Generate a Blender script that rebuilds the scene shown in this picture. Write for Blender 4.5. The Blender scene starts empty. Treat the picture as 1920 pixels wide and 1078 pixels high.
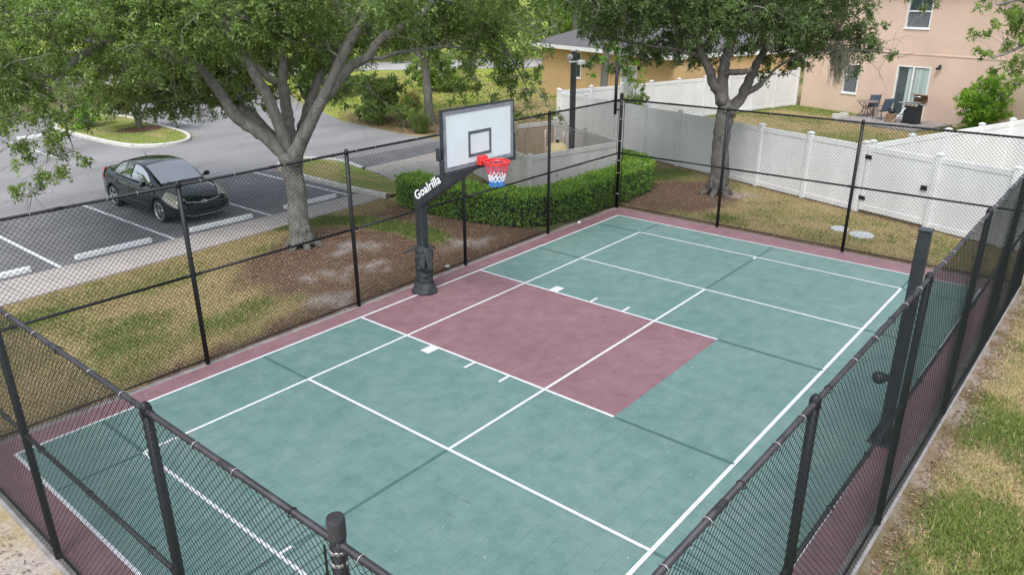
import bpy, math, random
import numpy as np
from mathutils import Vector, Matrix

random.seed(7)
RNG = np.random.default_rng(7)
SC = bpy.context.scene
COL = SC.collection

# ------------------------------------------------------------------ camera, sky, sun, exposure
CAM = Vector((-9.909, -10.622, 5.735))
YAW, PITCH, ROLL = math.radians(39.882), math.radians(21.384), math.radians(-0.218)
FWD = Vector((math.cos(PITCH)*math.cos(YAW), math.cos(PITCH)*math.sin(YAW), -math.sin(PITCH)))
_r = Vector((math.sin(YAW), -math.cos(YAW), 0)); _u = _r.cross(FWD)
RGT = math.cos(ROLL)*_r + math.sin(ROLL)*_u
UPV = -math.sin(ROLL)*_r + math.cos(ROLL)*_u
cd = bpy.data.cameras.new("camera"); cam = bpy.data.objects.new("camera", cd); COL.objects.link(cam)
cam.matrix_world = Matrix(((RGT.x, UPV.x, -FWD.x, CAM.x), (RGT.y, UPV.y, -FWD.y, CAM.y), (RGT.z, UPV.z, -FWD.z, CAM.z), (0, 0, 0, 1)))
cd.sensor_width = 36; cd.lens = 1408.9/1920*36; cd.clip_end = 2000; cd.clip_start = 0.1
SC.camera = cam

SUN_EL, SUN_AZ = math.radians(58), math.radians(205)      # azimuth measured in the scene's x-y plane
world = bpy.data.worlds.new("World"); SC.world = world; world.use_nodes = True
wn = world.node_tree.nodes; wl = world.node_tree.links; wn.clear()
sky = wn.new("ShaderNodeTexSky"); sky.sky_type = 'NISHITA'; sky.sun_disc = False
sky.sun_elevation = SUN_EL; sky.sun_rotation = math.pi/2 - SUN_AZ; sky.dust_density = 1.2; sky.air_density = 1.0
hs = wn.new("ShaderNodeHueSaturation"); hs.inputs['Saturation'].default_value = 0.40
bg = wn.new("ShaderNodeBackground"); bg.inputs[1].default_value = 0.15
wo = wn.new("ShaderNodeOutputWorld")
wl.new(sky.outputs[0], hs.inputs['Color']); wl.new(hs.outputs[0], bg.inputs[0]); wl.new(bg.outputs[0], wo.inputs[0])
sd = bpy.data.lights.new("sun", 'SUN'); sd.energy = 1.35; sd.angle = math.radians(24); sd.color = (1.0, 0.985, 0.96)
so = bpy.data.objects.new("sun", sd); COL.objects.link(so)
sdir = Vector((math.cos(SUN_EL)*math.cos(SUN_AZ), math.cos(SUN_EL)*math.sin(SUN_AZ), math.sin(SUN_EL)))
so.rotation_euler = sdir.to_track_quat('Z', 'Y').to_euler(); so.location = (0, 0, 30)
SC.view_settings.view_transform = 'Standard'; SC.view_settings.look = 'None'; SC.view_settings.gamma = 1
SC.view_settings.use_curve_mapping = False; SC.view_settings.exposure = 1.02
SC.cycles.use_denoising = True
SC.cycles.max_bounces = 6; SC.cycles.diffuse_bounces = 4; SC.cycles.glossy_bounces = 3; SC.cycles.transmission_bounces = 4
SC.cycles.transparent_max_bounces = 8

# ------------------------------------------------------------------ materials
def nt(name):
    m = bpy.data.materials.new(name); m.use_nodes = True
    n = m.node_tree.nodes; l = m.node_tree.links
    return m, n, l, n['Principled BSDF']

def pm(name, col, rough=0.6, var=0.15, scale=6.0, col2=None, bump=0.0, bscale=80.0, metal=0.0, spec=0.5, coat=0.0, stretch=None, lo=0.35, hi=0.65):
    """colour broken up by two noises, optional fine relief"""
    m, n, l, b = nt(name)
    tc = n.new("ShaderNodeTexCoord"); mp = n.new("ShaderNodeMapping")
    l.new(tc.outputs['Object'], mp.inputs[0])
    if stretch: mp.inputs['Scale'].default_value = stretch
    nz = n.new("ShaderNodeTexNoise"); nz.inputs['Scale'].default_value = scale; nz.inputs['Detail'].default_value = 7
    nz.inputs['Roughness'].default_value = 0.65
    l.new(mp.outputs[0], nz.inputs['Vector'])
    cr = n.new("ShaderNodeValToRGB"); l.new(nz.outputs['Fac'], cr.inputs[0])
    c1 = tuple(max(0, c*(1-var)) for c in col); c2 = col2 if col2 else tuple(min(1, c*(1+var)) for c in col)
    cr.color_ramp.elements[0].color = (*c1, 1); cr.color_ramp.elements[1].color = (*c2, 1)
    cr.color_ramp.elements[0].position = lo; cr.color_ramp.elements[1].position = hi
    l.new(cr.outputs[0], b.inputs['Base Color'])
    b.inputs['Roughness'].default_value = rough; b.inputs['Metallic'].default_value = metal
    b.inputs['Specular IOR Level'].default_value = spec
    if coat: b.inputs['Coat Weight'].default_value = coat; b.inputs['Coat Roughness'].default_value = 0.05
    if bump:
        n2 = n.new("ShaderNodeTexNoise"); n2.inputs['Scale'].default_value = bscale; n2.inputs['Detail'].default_value = 5
        l.new(mp.outputs[0], n2.inputs['Vector'])
        bp = n.new("ShaderNodeBump"); bp.inputs['Strength'].default_value = bump; bp.inputs['Distance'].default_value = 0.02
        l.new(n2.outputs['Fac'], bp.inputs['Height']); l.new(bp.outputs[0], b.inputs['Normal'])
    return m

def attr_mat(name, rough=0.6, translucent=0.0, spec=0.3, noise_var=0.0, nscale=30.0):
    """colour comes from the mesh's own colour attribute (leaf to leaf, blade to blade)"""
    m, n, l, b = nt(name)
    at = n.new("ShaderNodeAttribute"); at.attribute_name = "Col"
    src = at.outputs['Color']
    if noise_var:
        tc = n.new("ShaderNodeTexCoord"); nz = n.new("ShaderNodeTexNoise"); nz.inputs['Scale'].default_value = nscale; nz.inputs['Detail'].default_value = 8
        nz.inputs['Roughness'].default_value = 0.7
        l.new(tc.outputs['Object'], nz.inputs['Vector'])
        n2 = n.new("ShaderNodeTexNoise"); n2.inputs['Scale'].default_value = nscale*4.5; n2.inputs['Detail'].default_value = 6; n2.inputs['Roughness'].default_value = 0.8
        l.new(tc.outputs['Object'], n2.inputs['Vector'])
        av = n.new("ShaderNodeMath"); av.operation = 'ADD'; l.new(nz.outputs['Fac'], av.inputs[0]); l.new(n2.outputs['Fac'], av.inputs[1])
        mr = n.new("ShaderNodeMapRange"); mr.inputs[1].default_value = 0.65; mr.inputs[2].default_value = 1.35
        mr.inputs[3].default_value = 1-noise_var; mr.inputs[4].default_value = 1+noise_var
        l.new(av.outputs[0], mr.inputs[0])
        mx = n.new("ShaderNodeVectorMath"); mx.operation = 'SCALE'; l.new(src, mx.inputs[0]); l.new(mr.outputs[0], mx.inputs['Scale'])
        src = mx.outputs[0]
    l.new(src, b.inputs['Base Color']); b.inputs['Roughness'].default_value = rough; b.inputs['Specular IOR Level'].default_value = spec
    if translucent:
        tr = n.new("ShaderNodeBsdfTranslucent"); ms = n.new("ShaderNodeMixShader"); ms.inputs[0].default_value = translucent
        g = n.new("ShaderNodeVectorMath"); g.operation = 'MULTIPLY'; g.inputs[1].default_value = (1.25, 1.35, 0.7); l.new(src, g.inputs[0])
        l.new(g.outputs[0], tr.inputs[0]); l.new(b.outputs[0], ms.inputs[1]); l.new(tr.outputs[0], ms.inputs[2])
        l.new(ms.outputs[0], n['Material Output'].inputs[0])
    return m

def tile_mat(name, col, col2):
    """sport tile: faint tile-to-tile tone, scuffs, speckle, waxy sheen"""
    m, n, l, b = nt(name)
    geo = n.new("ShaderNodeNewGeometry")
    sn = n.new("ShaderNodeVectorMath"); sn.operation = 'SNAP'; sn.inputs[1].default_value = (0.307, 0.305, 5)
    l.new(geo.outputs['Position'], sn.inputs[0])
    wnz = n.new("ShaderNodeTexWhiteNoise"); l.new(sn.outputs[0], wnz.inputs['Vector'])
    nz = n.new("ShaderNodeTexNoise"); nz.inputs['Scale'].default_value = 3.4; nz.inputs['Detail'].default_value = 9; nz.inputs['Roughness'].default_value = 0.7
    l.new(geo.outputs['Position'], nz.inputs['Vector'])
    big = n.new("ShaderNodeTexNoise"); big.inputs['Scale'].default_value = 0.35; big.inputs['Detail'].default_value = 3
    l.new(geo.outputs['Position'], big.inputs['Vector'])
    cr = n.new("ShaderNodeValToRGB"); cr.color_ramp.elements[0].position = 0.32; cr.color_ramp.elements[1].position = 0.68
    cr.color_ramp.elements[0].color = (*col, 1); cr.color_ramp.elements[1].color = (*col2, 1)
    a1 = n.new("ShaderNodeMath"); a1.operation = 'MULTIPLY_ADD'; a1.inputs[1].default_value = 0.0; a1.inputs[2].default_value = 0.0
    l.new(wnz.outputs['Value'], a1.inputs[0])
    a2 = n.new("ShaderNodeMath"); a2.operation = 'ADD'; l.new(nz.outputs['Fac'], a2.inputs[0]); l.new(a1.outputs[0], a2.inputs[1])
    a3 = n.new("ShaderNodeMath"); a3.operation = 'MULTIPLY_ADD'; a3.inputs[1].default_value = 0.4; a3.inputs[2].default_value = -0.2
    l.new(big.outputs['Fac'], a3.inputs[0])
    a4 = n.new("ShaderNodeMath"); a4.operation = 'ADD'; l.new(a2.outputs[0], a4.inputs[0]); l.new(a3.outputs[0], a4.inputs[1])
    l.new(a4.outputs[0], cr.inputs[0])
    sp = n.new("ShaderNodeTexNoise"); sp.inputs['Scale'].default_value = 45; sp.inputs['Detail'].default_value = 3
    l.new(geo.outputs['Position'], sp.inputs['Vector'])
    sr = n.new("ShaderNodeMapRange"); sr.inputs[1].default_value = 0.3; sr.inputs[2].default_value = 0.7; sr.inputs[3].default_value = 0.90; sr.inputs[4].default_value = 1.1
    l.new(sp.outputs['Fac'], sr.inputs[0])
    mx = n.new("ShaderNodeVectorMath"); mx.operation = 'SCALE'; l.new(cr.outputs[0], mx.inputs[0]); l.new(sr.outputs[0], mx.inputs['Scale'])
    # dust film and dark scuffs with shapes of their own
    du = n.new("ShaderNodeTexNoise"); du.inputs['Scale'].default_value = 0.8; du.inputs['Detail'].default_value = 9; du.inputs['Roughness'].default_value = 0.72
    l.new(geo.outputs['Position'], du.inputs['Vector'])
    dr_ = n.new("ShaderNodeMapRange"); dr_.inputs[1].default_value = 0.5; dr_.inputs[2].default_value = 0.78; dr_.inputs[3].default_value = 0.0; dr_.inputs[4].default_value = 0.16
    l.new(du.outputs['Fac'], dr_.inputs[0])
    dm = n.new("ShaderNodeMix"); dm.data_type = 'RGBA'; dm.inputs[7].default_value = (0.36, 0.345, 0.33, 1)
    l.new(dr_.outputs[0], dm.inputs[0]); l.new(mx.outputs[0], dm.inputs[6])
    mp2 = n.new("ShaderNodeMapping"); mp2.inputs['Scale'].default_value = (9, 1.1, 1); mp2.inputs['Rotation'].default_value = (0, 0, 0.7); l.new(geo.outputs['Position'], mp2.inputs[0])
    su = n.new("ShaderNodeTexNoise"); su.inputs['Scale'].default_value = 1.5; su.inputs['Detail'].default_value = 5; l.new(mp2.outputs[0], su.inputs['Vector'])
    sm_ = n.new("ShaderNodeMapRange"); sm_.inputs[1].default_value = 0.66; sm_.inputs[2].default_value = 0.74; sm_.inputs[3].default_value = 1.0; sm_.inputs[4].default_value = 0.82
    l.new(su.outputs['Fac'], sm_.inputs[0])
    sx2 = n.new("ShaderNodeVectorMath"); sx2.operation = 'SCALE'; l.new(dm.outputs[2], sx2.inputs[0]); l.new(sm_.outputs[0], sx2.inputs['Scale'])
    l.new(sx2.outputs[0], b.inputs['Base Color'])
    rr = n.new("ShaderNodeMapRange"); rr.inputs[3].default_value = 0.38; rr.inputs[4].default_value = 0.62; l.new(nz.outputs['Fac'], rr.inputs[0])
    l.new(rr.outputs[0], b.inputs['Roughness'])
    bp = n.new("ShaderNodeBump"); bp.inputs['Strength'].default_value = 0.12; bp.inputs['Distance'].default_value = 0.01
    l.new(nz.outputs['Fac'], bp.inputs['Height']); l.new(bp.outputs[0], b.inputs['Normal'])
    return m

M = {}
M['tile_green'] = tile_mat('tile_green', (0.093, 0.178, 0.162), (0.150, 0.240, 0.216))
M['tile_plum'] = tile_mat('tile_plum', (0.180, 0.094, 0.107), (0.250, 0.138, 0.156))
M['line_white'] = pm('line_white', (0.62, 0.63, 0.65), 0.55, 0.16, 14)
M['line_green'] = pm('line_green', (0.06, 0.125, 0.118), 0.5, 0.12, 9)
M['concrete'] = pm('concrete', (0.27, 0.25, 0.24), 0.9, 0.25, 3, bump=0.25)
M['walk'] = pm('walk', (0.41, 0.37, 0.345), 0.85, 0.10, 1.6, bump=0.2)
M['stop_white'] = pm('stop_white', (0.70, 0.71, 0.71), 0.75, 0.10, 6, bump=0.2)
M['kerb'] = pm('kerb', (0.56, 0.54, 0.50), 0.8, 0.14, 5, bump=0.2)
M['black_metal'] = pm('black_metal', (0.009, 0.010, 0.012), 0.45, 0.3, 14, spec=0.35)
M['rail_metal'] = pm('rail_metal', (0.034, 0.032, 0.036), 0.5, 0.45, 7, spec=0.4)
M['wire'] = pm('wire', (0.008, 0.012, 0.013), 0.5, 0.2, 5, spec=0.3)
M['tie'] = pm('tie', (0.55, 0.52, 0.52), 0.35, 0.1, 9, metal=0.8)
M['vinyl'] = pm('vinyl', (0.73, 0.73, 0.735), 0.45, 0.09, 0.9, stretch=(1, 1, 0.5))
M['vinyl_tan'] = pm('vinyl_tan', (0.56, 0.54, 0.52), 0.55, 0.10, 1.5)
M['vinyl_brown'] = pm('vinyl_brown', (0.40, 0.32, 0.24), 0.6, 0.12, 1.6)  # browner and darker than the other screen vinyl
M['bark'] = pm('bark', (0.18, 0.172, 0.152), 0.9, 0.42, 9, bump=1.0, bscale=34, stretch=(1, 1, 0.45), lo=0.3, hi=0.72)
M['bark_dark'] = pm('bark_dark', (0.12, 0.108, 0.095), 0.9, 0.45, 7, bump=1.0, bscale=24, stretch=(1, 1, 0.4), lo=0.3, hi=0.72)
M['twig'] = pm('twig', (0.20, 0.185, 0.16), 0.9, 0.3, 9)
M['leaf'] = attr_mat('leaf', 0.5, 0.48, 0.35)
M['grass'] = attr_mat('grass', 0.7, 0.2, 0.15)
M['litter'] = attr_mat('litter', 0.8, 0.0, 0.15)
M['ground'] = attr_mat('ground', 0.95, 0.0, 0.05, 0.6, 26.0)

def asphalt():
    m, n, l, b = nt('asphalt')
    tc = n.new("ShaderNodeTexCoord")
    big = n.new("ShaderNodeTexNoise"); big.inputs['Scale'].default_value = 0.22; big.inputs['Detail'].default_value = 5
    mp = n.new("ShaderNodeMapping"); mp.inputs['Scale'].default_value = (1.0, 2.2, 1); mp.inputs['Rotation'].default_value = (0, 0, 0.5)
    l.new(tc.outputs['Object'], mp.inputs[0]); l.new(mp.outputs[0], big.inputs['Vector'])
    cr = n.new("ShaderNodeValToRGB"); l.new(big.outputs['Fac'], cr.inputs[0])
    cr.color_ramp.elements[0].position = 0.3; cr.color_ramp.elements[1].position = 0.7
    cr.color_ramp.elements[0].color = (0.20, 0.195, 0.20, 1); cr.color_ramp.elements[1].color = (0.285, 0.275, 0.28, 1)
    fine = n.new("ShaderNodeTexNoise"); fine.inputs['Scale'].default_value = 55; fine.inputs['Detail'].default_value = 4
    l.new(tc.outputs['Object'], fine.inputs['Vector'])
    fr = n.new("ShaderNodeMapRange"); fr.inputs[1].default_value = 0.3; fr.inputs[2].default_value = 0.7; fr.inputs[3].default_value = 0.84; fr.inputs[4].default_value = 1.16
    l.new(fine.outputs['Fac'], fr.inputs[0])
    vo = n.new("ShaderNodeTexVoronoi"); vo.feature = 'DISTANCE_TO_EDGE'; vo.inputs['Scale'].default_value = 0.28
    wv = n.new("ShaderNodeTexNoise"); wv.inputs['Scale'].default_value = 1.3; wv.inputs['Detail'].default_value = 6
    l.new(tc.outputs['Object'], wv.inputs['Vector'])
    ad = n.new("ShaderNodeVectorMath"); ad.operation = 'ADD'; l.new(tc.outputs['Object'], ad.inputs[0]); l.new(wv.outputs['Color'], ad.inputs[1])
    l.new(ad.outputs[0], vo.inputs['Vector'])
    ck = n.new("ShaderNodeMapRange"); ck.inputs[1].default_value = 0.0; ck.inputs[2].default_value = 0.006; ck.inputs[3].default_value = 0.62; ck.inputs[4].default_value = 1.0
    l.new(vo.outputs['Distance'], ck.inputs[0])
    mu = n.new("ShaderNodeMath"); mu.operation = 'MULTIPLY'; l.new(fr.outputs[0], mu.inputs[0]); l.new(ck.outputs[0], mu.inputs[1])
    mx = n.new("ShaderNodeVectorMath"); mx.operation = 'SCALE'; l.new(cr.outputs[0], mx.inputs[0]); l.new(mu.outputs[0], mx.inputs['Scale'])
    l.new(mx.outputs[0], b.inputs['Base Color']); b.inputs['Roughness'].default_value = 0.85
    bp = n.new("ShaderNodeBump"); bp.inputs['Strength'].default_value = 0.3; bp.inputs['Distance'].default_value = 0.01
    l.new(fine.outputs['Fac'], bp.inputs['Height']); l.new(bp.outputs[0], b.inputs['Normal'])
    return m
M['asphalt'] = asphalt()
M['asphalt_sealed'] = pm('asphalt_sealed', (0.155, 0.152, 0.16), 0.85, 0.18, 1.1, bump=0.3, bscale=60)
M['road'] = pm('road', (0.42, 0.40, 0.40), 0.9, 0.10, 0.6)
M['stucco_peach'] = pm('stucco_peach', (0.66, 0.49, 0.385), 0.9, 0.07, 0.7, bump=0.3, bscale=70)
M['stucco_tan'] = pm('stucco_tan', (0.52, 0.35, 0.17), 0.9, 0.08, 0.7, bump=0.3, bscale=70)
M['shingle'] = pm('shingle', (0.115, 0.11, 0.115), 0.9, 0.35, 9, bump=0.5, bscale=25)
M['white_paint'] = pm('white_paint', (0.78, 0.78, 0.77), 0.5, 0.05, 4)
M['glass'] = pm('glass', (0.055, 0.075, 0.08), 0.08, 0.2, 0.8, spec=0.8)
M['curtain'] = pm('curtain', (0.42, 0.50, 0.47), 0.85, 0.35, 3.2, stretch=(6, 6, 0.05))
M['screen'] = pm('screen', (0.13, 0.14, 0.15), 0.6, 0.2, 12, stretch=(1, 1, 0.3))
M['board_glass'] = pm('board_glass', (0.66, 0.71, 0.74), 0.22, 0.05, 1.8, spec=0.6)
M['board_mark'] = pm('board_mark', (0.085, 0.105, 0.115), 0.4, 0.35, 7)
M['board_frame'] = pm('board_frame', (0.21, 0.215, 0.235), 0.4, 0.35, 6)
M['goal_metal'] = pm('goal_metal', (0.022, 0.028, 0.033), 0.45, 0.3, 7)
M['rim_red'] = pm('rim_red', (0.72, 0.035, 0.035), 0.35, 0.12, 9)
M['net_red'] = pm('net_red', (0.70, 0.06, 0.13), 0.8, 0.15, 20)
M['net_white'] = pm('net_white', (0.80, 0.80, 0.82), 0.8, 0.06, 20)
M['net_blue'] = pm('net_blue', (0.03, 0.20, 0.58), 0.8, 0.2, 20)
M['cover'] = pm('cover', (0.024, 0.029, 0.031), 0.62, 0.35, 9, bump=0.3, bscale=30)
M['letter'] = pm('letter', (0.85, 0.85, 0.86), 0.5, 0.03, 8)
M['car_paint'] = pm('car_paint', (0.004, 0.011, 0.011), 0.10, 0.2, 2, spec=0.5)
M['car_glass'] = pm('car_glass', (0.03, 0.045, 0.045), 0.06, 0.2, 2, spec=0.9)
M['chrome'] = pm('chrome', (0.70, 0.71, 0.72), 0.18, 0.06, 5, metal=1.0)
M['alloy'] = pm('alloy', (0.52, 0.53, 0.55), 0.28, 0.1, 8, metal=0.9)
M['rubber'] = pm('rubber', (0.016, 0.016, 0.017), 0.85, 0.25, 20)
M['lamp_clear'] = pm('lamp_clear', (0.30, 0.29, 0.24), 0.12, 0.2, 14, spec=0.8)
M['lamp_red'] = pm('lamp_red', (0.45, 0.015, 0.03), 0.15, 0.2, 9, spec=0.8)
M['pole_dark'] = pm('pole_dark', (0.035, 0.036, 0.038), 0.55, 0.25, 5)
M['galv'] = pm('galv', (0.52, 0.53, 0.54), 0.45, 0.1, 9)
M['tank'] = pm('tank', (0.66, 0.53, 0.28), 0.5, 0.15, 3)
M['pipe'] = pm('pipe', (0.55, 0.45, 0.38), 0.55, 0.2, 5)
M['hedge_core'] = pm('hedge_core', (0.012, 0.022, 0.008), 0.95, 0.4, 5)
M['moss'] = attr_mat('moss', 0.9, 0.2, 0.05)
M['patio_metal'] = pm('patio_metal', (0.05, 0.045, 0.045), 0.5, 0.2, 9)
M['sling'] = pm('sling', (0.10, 0.14, 0.20), 0.8, 0.15, 20)
M['table_top'] = pm('table_top', (0.22, 0.17, 0.15), 0.4, 0.2, 6)
M['grill_black'] = pm('grill_black', (0.015, 0.02, 0.024), 0.4, 0.2, 6)
M['steel'] = pm('steel', (0.62, 0.61, 0.60), 0.3, 0.08, 7, metal=0.7)
M['rust'] = pm('rust', (0.17, 0.09, 0.05), 0.7, 0.4, 8)
M['wood'] = pm('wood', (0.22, 0.14, 0.08), 0.85, 0.3, 7, bump=0.5)
M['lid'] = pm('lid', (0.46, 0.49, 0.50), 0.7, 0.15, 9)
M['sign_red'] = pm('sign_red', (0.5, 0.02, 0.02), 0.5, 0.1, 5)

for _k, _i in (('car_glass', 3.2), ('car_paint', 1.6)):        # IOR tweak: tinted, coated glass and lacquer
    M[_k].node_tree.nodes['Principled BSDF'].inputs['IOR'].default_value = _i

for _k in ('bark', 'bark_dark'):
    for _n in M[_k].node_tree.nodes:
        if _n.type == 'BUMP': _n.inputs['Distance'].default_value = 0.06

# ------------------------------------------------------------------ mesh helpers
def link(o, parent=None):
    COL.objects.link(o)
    if parent is not None:
        o.parent = parent
        if parent.type == 'EMPTY' and parent.parent is None:
            o.matrix_parent_inverse = parent.matrix_basis.inverted()
    return o

def tag(o, label=None, cat=None, group=None, kind=None):
    if label: o['label'] = label
    if cat: o['category'] = cat
    if group: o['group'] = group
    if kind: o['kind'] = kind
    return o

def thing(name, label, cat, loc=(0, 0, 0), group=None):
    o = bpy.data.objects.new(name, None); o.location = loc; o.empty_display_size = 0.2; COL.objects.link(o)
    return tag(o, label, cat, group)

def np_mesh(name, V, F, mat, parent=None, col=None, smooth=False, kind=None):
    V = np.asarray(V, dtype=np.float32); F = np.asarray(F, dtype=np.int32); k = F.shape[1]
    me = bpy.data.meshes.new(name)
    me.vertices.add(len(V)); me.vertices.foreach_set('co', V.ravel())
    me.loops.add(F.size); me.loops.foreach_set('vertex_index', F.ravel())
    me.polygons.add(len(F)); me.polygons.foreach_set('loop_start', np.arange(len(F), dtype=np.int32)*k)
    me.polygons.foreach_set('use_smooth', np.full(len(F), bool(smooth)))
    me.update(calc_edges=True)
    if col is not None:
        a = me.color_attributes.new('Col', 'FLOAT_COLOR', 'POINT')
        c4 = np.ones((len(V), 4), dtype=np.float32); c4[:, :3] = col
        a.data.foreach_set('color', c4.ravel())
    me.materials.append(M[mat] if isinstance(mat, str) else mat)
    o = bpy.data.objects.new(name, me); link(o, parent)
    if kind: o['kind'] = kind
    return o

def rotz(a): return Matrix.Rotation(a, 3, 'Z')

def smooth_path(pts, n=4):
    """Catmull-Rom through points of any dimension"""
    P = [np.array(p, float) for p in pts]
    if len(P) < 3: return P
    P = [2*P[0]-P[1]] + P + [2*P[-1]-P[-2]]
    out = []
    for i in range(1, len(P)-2):
        for j in range(n):
            t = j/n; a, b, c, d = P[i-1], P[i], P[i+1], P[i+2]
            out.append(0.5*((2*b)+(-a+c)*t+(2*a-5*b+4*c-d)*t*t+(-a+3*b-3*c+d)*t**3))
    out.append(P[-2])
    return out

class MB:
    def __init__(s): s.v = []; s.f = []
    def add(s, vs, fs):
        o = len(s.v); s.v += [tuple(v) for v in vs]; s.f += [tuple(i+o for i in f) for f in fs]; return s
    def box(s, c, d, R=None, b=0.0):
        hx, hy, hz = d[0]/2, d[1]/2, d[2]/2; c = Vector(c)
        T = (lambda p: c + (R @ Vector(p))) if R is not None else (lambda p: c + Vector(p))
        if b <= 0:
            vs = [(x*hx, y*hy, z*hz) for x in (-1, 1) for y in (-1, 1) for z in (-1, 1)]
            fs = [(0, 1, 3, 2), (4, 6, 7, 5), (0, 4, 5, 1), (2, 3, 7, 6), (0, 2, 6, 4), (1, 5, 7, 3)]
            return s.add([T(v) for v in vs], fs)
        b = min(b, hx*.95, hy*.95, hz*.95); vs = []; idx = {}
        for sx in (-1, 1):
            for sy in (-1, 1):
                for sz in (-1, 1):
                    for ax in range(3):
                        p = [sx*(hx-b), sy*(hy-b), sz*(hz-b)]; p[ax] = (sx*hx, sy*hy, sz*hz)[ax]
                        idx[(sx, sy, sz, ax)] = len(vs); vs.append(p)
        fs = []
        for ax in range(3):
            u, w = (ax+1) % 3, (ax+2) % 3
            for sg in (-1, 1):
                q = []
                for a, bb in ((-1, -1), (1, -1), (1, 1), (-1, 1)):
                    k = [0, 0, 0]; k[ax] = sg; k[u] = a; k[w] = bb; q.append(idx[(*k, ax)])
                fs.append(q if sg > 0 else q[::-1])
            for a in (-1, 1):          # edges running along ax
                for bb in (-1, 1):
                    k0 = [0, 0, 0]; k0[u] = a; k0[w] = bb; k0[ax] = -1; k1 = list(k0); k1[ax] = 1
                    q = [idx[(*k0, u)], idx[(*k1, u)], idx[(*k1, w)], idx[(*k0, w)]]
                    fs.append(q[::-1] if a*bb > 0 else q)
        for sx in (-1, 1):
            for sy in (-1, 1):
                for sz in (-1, 1):
                    q = [idx[(sx, sy, sz, i)] for i in range(3)]; fs.append(q if sx*sy*sz > 0 else q[::-1])
        return s.add([T(v) for v in vs], fs)
    def tube(s, pts, r, n=8, cap=True):
        P = [Vector(p[:3]) for p in pts]; R = [float(q) for q in r] if hasattr(r, '__len__') else [float(r)]*len(P)
        t0 = (P[1]-P[0]).normalized(); a = Vector((0, 0, 1)) if abs(t0.z) < 0.9 else Vector((1, 0, 0))
        nrm = t0.cross(a).normalized(); vs = []; fs = []
        for i, p in enumerate(P):
            t = (P[min(i+1, len(P)-1)]-P[max(i-1, 0)]).normalized()
            nrm = (nrm - t*nrm.dot(t)).normalized(); bn = t.cross(nrm)
            for j in range(n):
                an = 2*math.pi*j/n; vs.append(p+R[i]*(math.cos(an)*nrm+math.sin(an)*bn))
        for i in range(len(P)-1):
            for j in range(n):
                k = (j+1) % n; fs.append((i*n+j, i*n+k, (i+1)*n+k, (i+1)*n+j))
        if cap: fs.append(tuple(range(n))[::-1]); fs.append(tuple((len(P)-1)*n+j for j in range(n)))
        return s.add(vs, fs)
    def lathe(s, prof, o=(0, 0, 0), n=20, close=True):
        o = Vector(o); vs = []; fs = []
        for r, z in prof:
            for j in range(n):
                a = 2*math.pi*j/n; vs.append(o+Vector((r*math.cos(a), r*math.sin(a), z)))
        for i in range(len(prof)-1):
            for j in range(n):
                k = (j+1) % n; fs.append((i*n+j, i*n+k, (i+1)*n+k, (i+1)*n+j))
        if close: fs.append(tuple(range(n))[::-1]); fs.append(tuple((len(prof)-1)*n+j for j in range(n)))
        return s.add(vs, fs)
    def prism(s, poly, z0, z1):
        n = len(poly); vs = [(x, y, z0) for x, y in poly]+[(x, y, z1) for x, y in poly]
        fs = [tuple(range(n))[::-1], tuple(range(n, 2*n))]+[(i, (i+1) % n, n+(i+1) % n, n+i) for i in range(n)]
        return s.add(vs, fs)
    def quad(s, a, b, c, d): return s.add([a, b, c, d], [(0, 1, 2, 3)])
    def mesh(s, name, mat, smooth=False):
        me = bpy.data.meshes.new(name); me.from_pydata([tuple(v) for v in s.v], [], s.f); me.update()
        if smooth: me.polygons.foreach_set('use_smooth', [True]*len(me.polygons))
        me.materials.append(M[mat]); return me
    def build(s, name, mat, parent=None, smooth=False, label=None, cat=None, group=None, kind=None):
        o = bpy.data.objects.new(name, s.mesh(name, mat, smooth)); link(o, parent)
        return tag(o, label, cat, group, kind)

def place(name, me, loc, parent=None, rz=0.0, scale=None, rot=None):
    o = bpy.data.objects.new(name, me); o.location = loc
    o.rotation_euler = rot if rot else (0, 0, rz)
    if scale: o.scale = scale
    return link(o, parent)

def copy_thing(root, loc, rz=0.0, label=None):
    r = root.copy(); COL.objects.link(r); r.location = loc; r.rotation_euler = (0, 0, rz)
    if label: r['label'] = label
    for ch in list(root.children):
        c = ch.copy(); COL.objects.link(c); c.parent = r
        for g in list(ch.children):
            d = g.copy(); COL.objects.link(d); d.parent = c
    return r

# numpy value noise
_H = RNG.random((256, 256)).astype(np.float32)
def vnoise(x, y):
    x = np.asarray(x, float); y = np.asarray(y, float)
    xi = np.floor(x).astype(int); yi = np.floor(y).astype(int); fx = x-xi; fy = y-yi
    fx = fx*fx*(3-2*fx); fy = fy*fy*(3-2*fy); w = lambda a, b: _H[a % 256, b % 256]
    return (w(xi, yi)*(1-fx)+w(xi+1, yi)*fx)*(1-fy)+(w(xi, yi+1)*(1-fx)+w(xi+1, yi+1)*fx)*fy
def fbm(x, y, o=4):
    s = 0; a = .5; t = 0
    for i in range(o):
        s = s+a*vnoise(x*2**i+17*i, y*2**i+31*i); t += a; a *= .55
    return s/t
def sstep(a, b, x):
    t = np.clip((x-a)/(b-a), 0, 1); return t*t*(3-2*t)

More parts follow.
